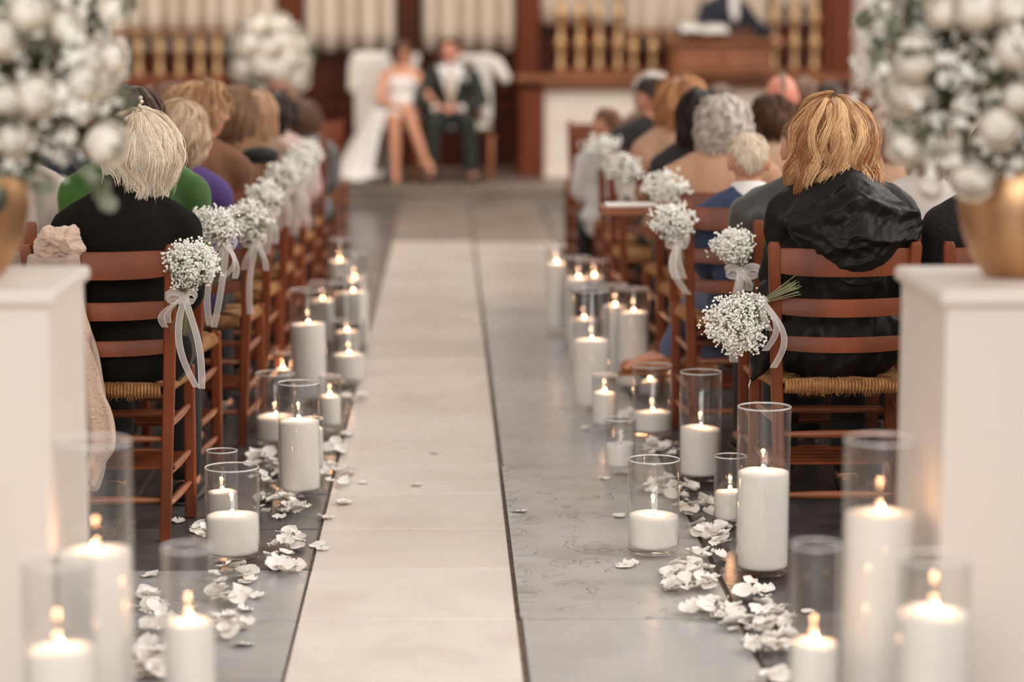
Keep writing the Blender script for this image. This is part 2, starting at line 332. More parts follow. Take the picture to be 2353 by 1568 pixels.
def curtain(x0,x1,z0,z1,y,folds,amp,label,seed=0):
    rr=random.Random(seed); n=folds*14; G=[]
    ph=[rr.uniform(-.3,.3) for _ in range(folds+2)]
    for j in range(13):
        v=j/12; row=[]
        for i in range(n+1):
            u=i/n; w=2*PI*(folds*u)+ph[int(u*folds)]*.5; a=amp*(1+.25*v)
            row.append((x0+(x1-x0)*u+.012*math.sin(w*.5+v), y-.02-a*abs(math.sin(w*.5))**.55+.01*math.sin(3*v+i*.2), z1+(z0-z1)*v+.012*v*math.cos(w)))
        G.append(row)
    mb=MB(); mb.grid(G); o=mb.build('curtain',CURT); m=o.modifiers.new('t','SOLIDIFY'); m.thickness=.004
    return tag(o,label,'curtain','pleated curtains in the screen')
curtain(X(697),X(915),zr-.0,3.6,WY-.04,5,.17,'pale pleated curtain behind the bride, left of the central dark post',1)
curtain(X(966),X(1186),zr-.0,3.6,WY-.04,5,.17,'pale pleated curtain directly above the groom, right of the central dark post',2)
curtain(X(300),X(640),Z(84),3.6,WY-.10,8,.17,'wide pale curtain above the left row of brass balusters',3)
curtain(X(1236),X(1378),Z(54),3.6,WY-.12,3,.09,'narrow pale curtain right of the reddish post, above three balusters',4)
curtain(X(1424),X(1600),Z(92),3.6,WY-.16,4,.10,'bright white curtain hanging left of the officiant',5)
curtain(X(1600),X(1760),Z(84),3.6,WY-.10,3,.09,'pale curtain hanging right behind the officiant',6)
curtain(X(1760),X(1880),Z(30),3.6,WY-.05,3,.06,'pale curtain strip behind the tall right balusters',7)
curtain(X(10),X(300),Z(150),3.6,WY-.10,7,.1,'pale curtain behind the left foreground flowers',8)
# balustrades
def baluster_mesh(h,bulbs):
    pr=[(.03,0),(.034,.015),(.034,.05),(.022,.07)]
    z=.07
    for b in bulbs: pr+= [(.021,b-.09),(.026,b-.055),(.045,b-.02),(.05,b),(.045,b+.02),(.026,b+.055),(.021,b+.09)]
    pr+=[(.022,h-.06),(.034,h-.045),(.034,h-.02),(.028,h)]
    mb=MB(); mb.lathe(pr,14); return mb.build('b',BRASS,mesh_only=True)
def balustrade(xs,Y,z0,h,bulbs,label,mname='balustrade'):
    t=tag(empty(mname,((xs[0]+xs[-1])/2,Y,z0)),label,'balustrade'); me=baluster_mesh(h,bulbs)
    for x in xs: link('baluster',me,t,(x-t.location.x,0,.04))
    for n,z in (('bottom_rail',.02),('top_rail',h+.06)):
        mb=MB(); mb.box((0,0,z),(xs[-1]-xs[0]+.14,.1,.04),bev=.008); mb.build(n,WOOD_L,t,smooth=False)
    return t
BY=21.6
zb=Z(186,21)+.04
balustrade([X(p,BY) for p in (1288,1332,1376,1420)],BY,zb,1.25,[.24,.5,.95],'tall row of four brass balusters left of the lectern on the panelled box')
balustrade([X(p,BY) for p in (1455,1500,1542)],BY,zb,.32,[.2],'short row of three brass balusters beside the left edge of the lectern')
balustrade([X(p,BY) for p in (1778,1824,1870)],BY,Z(186,21)+.04,1.35,[.24,.46,.9],'tall row of three pale brass balusters right of the lectern')
balustrade([X(p,BY) for p in (228,272,320,368,414,460,500)],BY,Z(185,BY),.38,[.24],'row of brass balusters behind the seated guests at far left')
mb=MB(); bx(mb,X(180,BY),X(520,BY),BY-.08,BY+.3,ZP,Z(185,BY),bev=.01); tag(mb.build('panelled_plinth',WOOD_R,smooth=False),'reddish wooden plinth under the far left balusters','plinth')
# small dark finials behind the balusters
for i,p in enumerate((1297,1345)):
    mb=MB(); x,z=px2w(p,60,22.2); mb.lathe([(.05,0),(.06,.12),(.03,.2),(.045,.32),(.035,.42),(.05,.5),(.0,.56)],14); o=mb.build('finial',WOOD_R,loc=(x,22.2,z-.44)); tag(o,('turned dark wood finial behind the first gap of the tall left balusters','turned dark wood finial behind the second gap of the tall left balusters')[i],'finial')
    mb=MB(); mb.box((x,22.2,(z-.44+ZP)/2),(.1,.1,z-.44-ZP),bev=.01); q=mb.build('finial_post',WOOD_R,smooth=False); q.parent=o; q.matrix_parent_inverse=Matrix.Translation((-x,-22.2,-(z-.44)))
# boxed enclosure with pale panel
en=tag(empty('panelled_box',(X(1570,21),21.2,ZP)),'low wooden enclosure with a large pale front panel right of the groom','box')
e0=X(1193,21); e1=X(1955,21); zt=Z(186,21); zi=Z(206,21)
mb=MB(); bx(mb,e0,X(1250,21),20.95,21.9,ZP,zt,bev=.01); child(mb,'corner_post',WOOD_R,en,smooth=False)
mb=MB(); bx(mb,X(1880,21),e1,20.95,21.9,ZP,zt,bev=.01); child(mb,'corner_post',WOOD_R,en,smooth=False)
mb=MB(); bx(mb,e0-.03,e1,20.9,22.2,zt-.01,zt+.035,bev=.01); bx(mb,e0,e1,20.95,21.05,zi,zt-.01,bev=.01); child(mb,'top_rail',WOOD_L,en,smooth=False)
mb=MB(); bx(mb,X(1250,21),X(1880,21),21.02,21.08,ZP,zi,bev=.005); child(mb,'front_panel',CREAM,en,smooth=False)
mb=MB(); bx(mb,X(1250,21),X(1880,21),20.98,21.03,ZP,ZP+.03,bev=.005); child(mb,'skirting',CREAM,en,smooth=False)
# lectern with book
LY=20.85
lt=tag(empty('lectern',(X(1655,LY),LY,zt+.04)),'honey-coloured wooden lectern with a sloping top in front of the officiant','lectern')
x0,x1=X(1545,LY),X(1768,LY); zl=Z(100,LY)
mb=MB(); bx(mb,x0,x1,LY-.1,LY+.5,zt+.04,zl,bev=.012); child(mb,'body',WOOD_L,lt,smooth=False)
mb=MB(); 
for a,b in ((x0+.04,(x0+x1)/2-.02),((x0+x1)/2+.02,x1-.04)): bx(mb,a,b,LY-.125,LY-.09,zt+.09,zl-.06,bev=.02)
child(mb,'front_moulding',WOOD_L,lt,smooth=False)
mb=MB(); bx(mb,x0-.05,x1+.05,LY-.16,LY+.5,zl,zl+.035,bev=.01); child(mb,'top_board',WOOD_L,lt,smooth=False)
mb=MB(); mb.box((X(1655,LY),LY+.05,zl+.07),(.62,.40,.03),rot=(math.radians(14),0,0),bev=.008); child(mb,'book_rest',WOOD_D,lt,smooth=False)
bk=tag(empty('open_book',(X(1615,LY),LY+.0,zl+.11)),'open book with pale pages lying on the lectern','book')
mb=MB(); mb.box((0,0,0),(.44,.28,.012),rot=(math.radians(14),0,0),bev=.003); mb.build('cover',mat('book_cover',(48,34,30),.6),bk,smooth=False)
mb=MB()
for s in(-1,1):
    G=[[(s*(.005+.2*u),(.26*v-.13),.012+.02*math.sin(min(u*2.6,PI/2))*(1-u*.6)+.25*(.26*v-.13)) for u in np.linspace(0,1,8)] for v in (0,.5,1)]
    mb.grid(G)
o=mb.build('pages',mat('paper',(232,222,214),.8),bk); m=o.modifiers.new('s','SOLIDIFY'); m.thickness=.01
# ---------------------------------------------------------------- chairs
def make_chair():
    """rush-seated ladder-back church chair, facing +Y; origin on the floor between the rear posts"""
    t=empty('church_chair'); topx,botx=.205,.168; Hc=.866
    def px_(z): return botx+(topx-botx)*z/Hc
    def py_(z): return -.03*max(0,(z-.45))/.42
    for s in(-1,1):
        mb=MB(); secs=[0,.12,.25,.45,.6,.75,Hc-.012,Hc]; G=[]
        for z in secs:
            w=(.0155 if z<.3 else .0165)*(1 if z<Hc else .75); d=(.0165 if z>.02 else .014)*(1 if z<Hc else .7); cx=s*px_(z); cy=py_(z)
            e=.004; G.append([(cx-w+e,cy-d,z),(cx+w-e,cy-d,z),(cx+w,cy-d+e,z),(cx+w,cy+d-e,z),(cx+w-e,cy+d,z),(cx-w+e,cy+d,z),(cx-w,cy+d-e,z),(cx-w,cy-d+e,z)])
        mb.grid(G,wrap=True); mb.f.append(tuple(range(56,64))); mb.m.append(0); mb.f.append(tuple(range(7,-1,-1))); mb.m.append(0)
        sharp(mb.build('rear_post',WOOD,t),40)
        fx=s*.208; mb=MB(); mb.box((fx,.335,.235),(.034,.034,.47),bev=.005); mb.build('front_leg',WOOD,t,smooth=False)
    # four curved back slats... three below a deeper top one
    for zc,h in ((.812,.080),(.680,.052),(.572,.045)):
        G=[]; hw=px_(zc)-.01
        for u in np.linspace(-1,1,17):
            cy=py_(zc)-.020*(1-u*u)+.0; dz=-.006*(1-u*u)
            a=h/2*(1-.12*(abs(u)**6)); G.append([(u*hw,cy-.006,zc-a+dz),(u*hw,cy-.006,zc+a+dz-.004),(u*hw,cy-.003,zc+a+dz),(u*hw,cy+.003,zc+a+dz),(u*hw,cy+.006,zc+a+dz-.004),(u*hw,cy+.006,zc-a+dz)])
        mb=MB(); mb.grid(G,wrap=True); sharp(mb.build('back_slat',WOOD,t),50)
    # woven rush seat: four wrapped triangles of cord
    mb=MB(); n=34; zs=.447
    A=(-.165,-.005);B=(.165,-.005);C_=(.205,.345);D=(-.205,.345); O=(0,.17)
    for (p,q) in ((A,B),(B,C_),(C_,D),(D,A)):
        for i in range(n):
            u=(i+.5)/n; e=(p[0]+(q[0]-p[0])*u,p[1]+(q[1]-p[1])*u); k=1-abs(2*u-1); inn=(e[0]+(O[0]-e[0])*k*.98,e[1]+(O[1]-e[1])*k*.98)
            ox,oy=(e[0]-O[0]),(e[1]-O[1]); nx,ny=(q[1]-p[1]),-(q[0]-p[0]); l=math.hypot(nx,ny); nx/=l; ny/=l
            r_=R.uniform(-.0015,.0015)
            P=[(inn[0],inn[1],zs+.010+r_),((inn[0]+e[0])/2,(inn[1]+e[1])/2,zs+.012+r_),(e[0],e[1],zs+.013+r_),(e[0]+nx*.011,e[1]+ny*.011,zs+.003),(e[0]+nx*.012,e[1]+ny*.012,zs-.010),(e[0]+nx*.004,e[1]+ny*.004,zs-.021),(inn[0],inn[1],zs-.018)]
            mb.tube(P,l/n*.56,5)
    mb.build('rush_seat',RUSH,t)
    mb=MB()
    for i in range(46):
        x=R.uniform(-.13,.12); L=R.uniform(.006,.02); mb.tube([(x,-.012,zs-.018),(x+R.uniform(-.006,.006),-.016,zs-.018-L*.6),(x+R.uniform(-.01,.01),-.012,zs-.018-L)],.0009,3)
    mb.build('rush_fringe',RUSH,t)
    # stretchers, swollen turned rungs
    def rung(a,b,r=.0105,fl=1):
        P=[Vector(a).lerp(Vector(b),u) for u in (0,.12,.3,.5,.7,.88,1)]; mb=MB(); mb.tube(P,[r*.7,r*.9,r*1.12,r*1.2,r*1.12,r*.9,r*.7],10); mb.build('rung',RUNG if fl else WOOD,t)
    for s in(-1,1):
        for z in(.10,.195,.335): rung((s*(px_(z)),.0,z),(s*.208,.335,z+.012))
    rung((-px_(.12),0,.12),(px_(.12),0,.12)); rung((-px_(.30),0,.30),(px_(.30),0,.30)); rung((-.208,.335,.16),(.208,.335,.16)); rung((-.208,.335,.32),(.208,.335,.32))
    mb=MB()
    for y in (.06,.12,.18,.24,.30): mb.box((0,y,.205),(.39,.03,.008),bev=.002)
    mb.build('under_shelf',WOOD,t,smooth=False)
    return t
ch0=make_chair(); first=[True]
def place_chair(x,y,label,group,rz=0,s=1):
    t=ch0 if first[0] else clone(ch0); first[0]=False
    t.location=(x,y,0); t.rotation_euler=(0,0,rz); t.scale=(s,s,s); tag(t,label,'chair',group); return t
ORD=['front','second','third','fourth','fifth','sixth','seventh','eighth','ninth','tenth','eleventh','twelfth','thirteenth','fourteenth','fifteenth']
YL=[6.90+.79*i for i in range(15)]; YR=[6.93+.76*i for i in range(15)]
who={('L',0,0):'under the blonde guest in the black jumper',('R',0,0):'under the ginger-blonde guest in the black hooded jacket'}
for i in range(12):
    for j in range(3 if i<3 else 2):
        rx=R.uniform(-.015,.015)*(i>1); rz=R.uniform(-.03,.03)*(i>0)
        for sd,x0,Y in (('L',-.99,YL[i]),('R',1.142,YR[i])):
            side='left' if sd=='L' else 'right'; x=x0+(-1 if sd=='L' else 1)*(.56 if sd=='R' else .53)*j+rx
            if sd=='R' and i>=2: x-=.09 if i<5 else .167
            if sd=='L' and i>=2: x+=.10
            if sd=='R' and j==1 and i==0: x=1.142+.505
            if sd=='R' and i==1: x=1.195+.5*j
            pos=('at the aisle end','one in from the aisle','two in from the aisle')[j]
            lab=f"brown ladder-back chair {pos}, {ORD[i] if i else 'nearest'} row {side} of the aisle"
            if (sd,i,j) in who: lab='nearest brown ladder-back chair with rush seat '+who[(sd,i,j)]
            place_chair(x,Y,lab,f'church chairs {side} of the aisle',rz)
# ---------------------------------------------------------------- candles in cylinder vases
def make_vase(name,x,y,D,Hh,sand,label,flame=True,fx=0,fy=0,lean=0,power=.15):
    t=tag(empty(name,(x,y,.012)),label,'candle','candles in glass cylinders'); r=D/2; w=.003 if D>.1 else .0025
    prof=[(0.0001,.0),(r-.008,.0),(r-.002,.003),(r,.012),(r,Hh-.003),(r-w*.3,Hh),(r-w*.7,Hh),(r-w,Hh-.003),(r-w,.022),(r-.008,.016),(0.0001,.014)]
    mb=MB(); mb.lathe(prof,48); mb.build('glass_cylinder',GLASS,t)
    mb=MB(); mb.tube([( (r-w/2)*math.cos(a),(r-w/2)*math.sin(a),Hh) for a in np.linspace(0,2*PI,49)],.0021,6,cap=False); mb.build('glass_rim',RIM,t)
    rs=r-w-.0008; rr=R; G=[]; seg=40
    lv=[.017,.024]+list(np.linspace(.03,sand-.004,6)); 
    ax=rr.uniform(0,6.28); tl=rr.uniform(.0,.03)*r/.07
    mb=MB()
    for k,z in enumerate(lv):
        G.append([((rs-(.004 if k==0 else 0))*math.cos(a),(rs-(.004 if k==0 else 0))*math.sin(a),z+ (tl*.12*math.cos(a-ax) if k==len(lv)-1 else 0)) for a in np.linspace(0,2*PI,seg,endpoint=False)])
    pr=min(.022,r*.40)
    for q in (.97,.8,.6,.0): 
        q2=pr/rs+(1-pr/rs)*q if q else pr/rs
        G.append([(rs*q2*math.cos(a)+fx*(1-q2),rs*q2*math.sin(a)+fy*(1-q2),sand+tl*.12*q2*math.cos(a-ax)+.003*math.sin(3*a+ax)*(.5)*(q2<.97)+(.002 if q<.9 else 0)) for a in np.linspace(0,2*PI,seg,endpoint=False)])
    G.append([(fx+pr*.85*math.cos(a),fy+pr*.85*math.sin(a),sand-.002) for a in np.linspace(0,2*PI,seg,endpoint=False)])
    mb.grid(G,wrap=True); n=len(G); mb.f.append(tuple(range(seg-1,-1,-1))); mb.m.append(0); mb.f.append(tuple((n-1)*seg+k for k in range(seg))); mb.m.append(0)
    wx=mb.build('granulated_wax',SAND,t)
    mb=MB(); mb.lathe([(.0001,.0005),(pr*.9,.0),(pr*.9,-.001)],24,c=(fx,fy,sand-.0005)); mb.build('melted_pool',WAXP,wx)
    mb=MB(); mb.tube([(fx,fy,sand-.002),(fx+.001,fy,sand+.003),(fx+.002,fy,sand+.006)],.0011,6); mb.build('wick',WICK,wx)
    if flame:
        h=.013; mb=MB(); mb.lathe([(.0003,0),(.0026,.0015),(.0040,.004),(.0037,.0065),(.0020,.0095),(.0004,h)],12,c=(fx+.002,fy,sand+.004)); f=mb.build('flame',FLAME,wx)
        l=bpy.data.lights.new('candle_light','POINT'); l.energy=power; l.color=(1,.52,.25); l.shadow_soft_size=.006; lo=link('candle_light',l,t,(fx+.002,fy,sand+.020))
    return t
RIM=mat('glass_rim_painted_glint',(255,255,255),.08,spec=.5)  # white mixed into the glass paints in the rim's bright glint
_b=RIM.node_tree.nodes['Principled BSDF']; _b.inputs['Transmission Weight'].default_value=.5; _b.inputs['IOR'].default_value=1.5; _b.inputs['Roughness'].default_value=.05
# (x of the axis, front edge of the foot, width in the photo, rim centre y, wax centre y, flame?, description)
def VY(x,yb,w):
    p=at(x,yb); Yc=p.y
    for _ in range(3): D=w/FPX*Yc*1.0; Yc=p.y+D/2
    return atY(x,yb,Yc).x,Yc,D
def vase_px(x,yb,w,yr,ys,label,Y=None,D=None,**k):
    if Y is None: X_,Y,D=VY(x,yb,w)
    else:
        X_=atY(x,yr,Y).x; D=w/FPX*math.hypot(Y,.0)*1.0
    hz=atY(x,yr,Y).z-.012; sz=atY(x,ys,Y).z-.012
    return make_vase('candle_vase',X_,Y,D,hz,sz,label,**k)
LC='candle in a glass cylinder, '
vase_px(1751,1340,125,935,1084,'tall wide '+LC+'sharp, beside the nearest right chair')
vase_px(1677,1220,77,1048,1130,'slim short '+LC+'half hidden behind the tall sharp right one')
vase_px(1501,1290,122,1056,1184,'wide low '+LC+'sharp, right, beside the flaked slab')
vase_px(1608,1118,98,855,984,'tall '+LC+'behind the wide low sharp right one')
vase_px(1425,1096,74,963,1020,'short unlit '+LC+'at the right edge of the aisle',flame=False)
vase_px(1498,1014,93,840,947,'short wide '+LC+'with half-empty glass, left of the boots')
vase_px(1389,996,60,862,903,'slim '+LC+'before the very tall blurred right one')
vase_px(1358,950,86,668,782,'very tall wide '+LC+'blurred, on the right aisle edge')
vase_px(1454,905,74,664,718,'tall blurred '+LC+'left of the tan boots')
vase_px(1492,925,44,840,876,'slim blurred '+LC+'seen through the wide glass on the right')
vase_px(1412,880,62,655,704,'blurred '+LC+'between the two tall candles on the right')
vase_px(1341,850,70,655,734,'blurred '+LC+'just behind the very tall right candle')
vase_px(1328,800,60,592,640,'distant blurred tall '+LC+'with the far bright right flame')
vase_px(1364,790,56,600,636,'distant blurred '+LC+'with the far orange right flame')
vase_px(1278,770,50,565,606,'distant blurred '+LC+'standing furthest into the aisle on the right')
vase_px(536,1306,127,1074,1184,'wide low '+LC+'sharp, nearest front left chair leg')
vase_px(512,1205,73,1036,1130,'slim '+LC+'seen through the wide low glass on the left')
vase_px(689,1153,98,880,967,'tall '+LC+'sharp, beside the cream slabs on the left')
vase_px(716,1100,58,962,985,'small '+LC+'hidden behind the tall sharp one on the left')
vase_px(634,1036,91,858,957,'medium '+LC+'just left of the tall sharp left one')
vase_px(759,998,52,864,911,'slim '+LC+'right behind the tall sharp one on the left')
vase_px(710,935,84,666,745,'very tall wide blurred '+LC+'beside the left chair legs')
vase_px(802,890,80,738,815,'wide low blurred '+LC+'at the left aisle edge')
vase_px(650,920,40,812,850,'small blurred '+LC+'between left chair legs and candles')
vase_px(797,850,60,652,762,'blurred '+LC+'behind the wide low one at the left aisle edge')
vase_px(812,810,76,632,672,'distant blurred tall '+LC+'with a flame above the left aisle edge')
vase_px(742,800,60,650,690,'distant blurred '+LC+'behind the very tall left one')
vase_px(815,760,64,582,640,'distant blurred '+LC+'furthest tall one on the left')
vase_px(782,740,52,550,600,'distant blurred slim '+LC+'furthest of all on the left')
# foreground, out of focus
vase_px(2027,0,174,1010,1180,'large out-of-focus '+LC+'tallest before the right pedestal',Y=4.55)
vase_px(1875,0,118,1252,1478,'slim out-of-focus '+LC+'in the right foreground',Y=4.4)
vase_px(2150,0,170,1283,1408,'wide out-of-focus '+LC+'lowest before the right pedestal',Y=4.15)
vase_px(213,0,174,1015,1268,'large out-of-focus '+LC+'tallest before the left pedestal',Y=4.5,fx=-.004)
vase_px(131,0,172,1290,1492,'wide out-of-focus '+LC+'lowest at the left edge of the photo',Y=4.1)
vase_px(432,0,120,1258,1430,'slim out-of-focus '+LC+'beside petals, left foreground',Y=4.5)
# ---------------------------------------------------------------- people
def J0(sh=.150,arm='lap'):
    return dict(sh=sh,hx=0,elbow=(.178,.04,.735),wrist=(.11,.27,.645),hand=(.05,.36,.63),hip=.085,knee=(.10,.44,.535),ankle=(.11,.43,.09),toe=(.125,.60,.035),yaw=0,tilt=0,nod=0,fat=0)
def pose(**k): d=J0(); d.update(k); return d
def side(j,key,s):
    v=j.get(key+('_r' if s>0 else '_l'),j[key]); v=Vector(v)
    return v if (key+('_r' if s>0 else '_l')) in j else Vector((v.x*s,v.y,v.z))
def head_mat(j): return Matrix.Translation((j['hx'],.012,1.155))@Euler((-j['nod'],j['tilt'],-j['yaw'])).to_matrix().to_4x4()
def body_vol(j,infl=0,torso=True,legs=True,arms=True,head=True,hands=True,fine=False):
    mb=MB(); i=infl; sh=j['sh']; f=j['fat']
    if torso:
        mb.ell((0,.0,.555),(.155+i+f,.12+i+f*.6,.115+i),22,14); mb.ell((0,.0,.72),(.125+i+f,.098+i+f*.7,.18+i),22,14)
        mb.ell((0,-.005,.885),(sh*.90+i+f,.112+i+f*.5,.16+i),22,14)
        mb.cap((-sh*.80,-.012,.940),(sh*.80,-.012,.940),.056+i,.056+i); 
        for s in(-1,1): mb.cap((0,-.005,1.03),(s*sh*.80,-.012,.942),.042+i*.7,.054+i)
    if head:
        mb.cap((j['hx']*.2,-.012,1.0),(j['hx'],.012,1.11),.056,.05)
        n0=len(mb.v)
        mb.ell((0,-.008,.012),(.076,.094,.092),20,14); mb.ell((0,.030,-.022),(.062,.062,.074),18,12); mb.ell((0,.052,-.078),(.030,.030,.024),12,8)
        mb.cap((0,.089,.012),(0,.104,-.022),.009,.014,8); mb.ell((0,.100,-.024),(.016,.010,.009),8,6); mb.ell((0,.079,-.050),(.024,.012,.007),10,6); mb.ell((0,.080,-.060),(.02,.011,.006),10,6)
        mb.cap((-.04,.078,.030),(.04,.078,.030),.012,.012,8)
        for s in(-1,1): mb.ell((s*.040,.066,-.020),(.022,.022,.022),10,8); mb.ell((s*.079,-.004,-.012),(.010,.019,.030),10,8,rot=(0,0,s*.35)); mb.ell((s*.080,-.006,-.036),(.007,.010,.012),8,6)
        M=np.array(head_mat(j))
        for q in range(n0,len(mb.v)): mb.v[q]=mb.v[q]@M[:3,:3].T+M[:3,3]
    for s in(-1,1):
        e=side(j,'elbow',s); w=side(j,'wrist',s); hn=side(j,'hand',s); so=Vector((s*sh,-.012,.918))
        if arms:
            mb.ell(tuple(so),(.052+i,.054+i,.056+i),14,10); mb.cap(so,e,.048+i+f*.2,.037+i); mb.cap(e,w,.037+i,.025+i*.8)
        if hands:
            d=(hn-w).normalized(); up_=Vector((0,0,1)); sd=d.cross(up_).normalized(); nn=sd.cross(d)
            if 0: pass
            mb.cap(w,w+d*.03,.026,.027)
            P0=w+d*.035; P1=w+d*.10
            for k in range(4):
                o=(k-1.5)*.0195; mb.cap(P0+sd*o*.8,P1+sd*o,.0135,.0115,8)
                L=(.030,.036,.034,.027)[k]; a=P1+sd*o; b=a+d*L*.9-nn*.008; c=b+d*L*.55-nn*.016; e2=c+d*L*.3-nn*.016
                mb.cap(a,b,.0098,.0090,8); mb.cap(b,c,.0090,.0084,8); mb.cap(c,e2,.0084,.0074,8)
            ts=-s; t0=w+d*.038+sd*ts*-.026; t1=t0+d*.032+sd*ts*-.024-nn*.008; t2=t1+d*.030+sd*ts*-.004-nn*.006
            mb.cap(t0,t1,.0130,.0112,8); mb.cap(t1,t2,.0108,.0090,8)
        if legs:
            k=side(j,'knee',s); a=side(j,'ankle',s); t=side(j,'toe',s); h=Vector((s*j['hip'],.02,.535))
            mb.cap(h,k,.082+i+f*.3,.056+i); mb.cap(k,k.lerp(a,.35),.054+i,.052+i); mb.cap(k.lerp(a,.3),a,.053+i,.033+i); 
            if not i: mb.cap(a+Vector((0,-.02,-.035)),a.lerp(t,.5)+Vector((0,0,-.005)),.032,.034); mb.cap(a.lerp(t,.4),t,.034,.024)
    return mb
FC={}
def cached(kind,j,fn):
    k=(kind,tuple(sorted((a,str(b)) for a,b in j.items())))
    if k not in FC: FC[k]=fn()
    return FC[k]
def collar_mesh(z0,z1,r0,r1,th=.006,ny=-.008):
    mb=MB(); G=[]
    for z,r in ((z0,r0),(z0+(z1-z0)*.5,(r0+r1)/2),(z1,r1),(z1+.002,r1-th*.5),(z1,r1-th),(z0,r0-th)):
        G.append([(r*math.cos(a),r*1.05*math.sin(a)+ny+(.012 if z>z0 else 0)*(z-z0)/.05,z-.012*math.sin(a)*(-1)*(-1)) for a in np.linspace(0,2*PI,28,endpoint=False)])
    mb.grid(G,wrap=True); return mb
def hair_geo(L=.16,h=(.008,.028),amp=.006,freq=9,N=900,K=60,w=.0022,front=60,ffr=.07,sweep=0,flare=0,top=.0,seed=1,thv=100,M=14,root=75,jit=.004,inward=.15,basef=.85,sidecut=0,slen=0,rpow=.5,droop=0,tone=(.0,1.),crown=(0,0),curlr=.7):
    rs=np.random.RandomState(seed); a,b,c=.083,.103,.108
    ph=rs.uniform(0,2*PI,K); th0=np.radians(root)*rs.uniform(0,1,K)**rpow; hh=rs.uniform(h[0],h[1],K); LL=L*rs.uniform(.74,1.06,K); pp=rs.uniform(0,2*PI,K); fq=freq*rs.uniform(.75,1.25,K); aa=amp*rs.uniform(.6,1.3,K); tn=rs.uniform(tone[0],tone[1],K)
    ci=rs.randint(0,K,N); jv=rs.normal(0,1,(N,3))*jit
    if slen:
        dp=np.abs((ph+PI)%(2*PI)-PI); fr=np.clip((np.radians(front)-dp)/np.radians(18),0,1); lim=L*(1-sidecut*np.sin(ph)**2)*(1-fr)+np.maximum(ffr,.001)*fr
        th0=lim/.105*np.sqrt(rs.uniform(0,1,K)); LL=np.minimum(slen*rs.uniform(.7,1.1,K),np.maximum(lim*1.04-th0*.105,.006)); L0=L
    def path(phi,th0,hh,LL,pp,fq,aa,n,jv=None,lim=True):
        t=np.linspace(0,1,n)[None]; dph=np.abs((phi+PI)%(2*PI)-PI); 
        fr=np.clip((np.radians(front)-dph)/np.radians(18),0,1) if front>0 else 0*dph
        Lm=LL*(1-sidecut*np.sin(phi)**2)*(1-fr)+np.maximum(ffr-th0*.1,.015)*fr
        if slen and jv is not None: Lm=LL
        s=t*Lm[:,None]
        th=th0[:,None]+s/.105; tv=np.radians(thv); over=np.maximum(th-tv,0)*.105; th=np.minimum(th,tv)
        f=s/np.maximum(L,.03); H_=hh[:,None]*np.minimum(1,.45+1.6*f)+flare*f+top*(1-np.clip(th,0,1.2)/1.2)
        p=phi[:,None]+sweep*f
        rad=1-inward*np.clip(over/.2,0,1)
        x=(a+H_)*np.sin(th)*np.sin(p)*rad; y=(b+H_)*np.sin(th)*np.cos(p)*rad; z=(c+H_)*np.cos(th)-over
        rp=np.clip(f*2.2,0,1); q=2*PI*fq[:,None]*s+pp[:,None]; of=aa[:,None]*rp*np.sin(q); og=aa[:,None]*rp*curlr*np.cos(q)
        cq=0 if jv is None else 1; x=x+np.cos(p)*of+np.sin(p)*og+cq*crown[0]*(1-f*.8); y=y-np.sin(p)*of+np.cos(p)*og+cq*crown[1]*(1-f*.8); z=z-droop*f*f+ (og*.5)
        P=np.stack([x,y,z],2)
        if jv is not None: P=P+jv[:,None,:]*(.35+1.2*t[...,None])
        return P
    P=path(ph[ci]+rs.normal(0,.05,N),np.clip(th0[ci]+rs.normal(0,.05,N),0,3),hh[ci],LL[ci]*rs.uniform(.88,1.05,N),pp[ci]+rs.normal(0,.25,N),fq[ci],aa[ci],M,jv)
    T=np.clip(tn[ci]*.75+.15+rs.normal(0,.2,N),0,1)
    fl=rs.rand(N)<.03; P[fl]+=(rs.normal(0,.011,(fl.sum(),1,3))*np.linspace(0,1,M)[None,:,None]**1.2)
    R_=w*np.array([.5]+[1]*(M-4)+[.8,.5,.15])[None]*rs.uniform(.7,1.3,N)[:,None]
    mb=MB(); strand_batch(mb,P,R_,T)
    # scalp surface carrying the strands
    nphi=40; phg=np.linspace(-PI,PI,nphi,endpoint=False); o=np.ones(nphi)
    G=path(phg,0*o,o*(h[0]*.6+.003),o*L*basef,0*o,o*0,0*o,12); G=np.transpose(G,(1,0,2))
    mb.grid(G,wrap=True,tone=.12)
    return mb
def strand_batch(mb,P,R_,T,seg=3):
    N,M,_=P.shape; t=np.gradient(P,axis=1); t/=np.linalg.norm(t,axis=2,keepdims=True)+1e-9
    ref=np.zeros_like(P); ref[...,0]=.35; ref[...,1]=.9; ref[...,2]=.2; u=np.cross(t,ref); u/=np.linalg.norm(u,axis=2,keepdims=True)+1e-9; v=np.cross(t,u)
    V=[]
    for k in range(seg): w=2*PI*k/seg; V.append(P+(u*math.cos(w)+v*math.sin(w))*R_[...,None])
    V=np.stack(V,2).reshape(-1,3); i=np.arange(N)[:,None,None]*M*seg+np.arange(M-1)[None,:,None]*seg; k=np.arange(seg)[None,None]
    A=i+k; B=i+(k+1)%seg; F=np.stack([A,B,B+seg,A+seg],-1).reshape(-1,4)+mb.n
    mb.v.append(V); mb.f+= [tuple(q) for q in F.tolist()]; mb.m+=[0]*len(F); mb.t+=list(np.repeat(T,M*seg)); mb.n+=len(V)
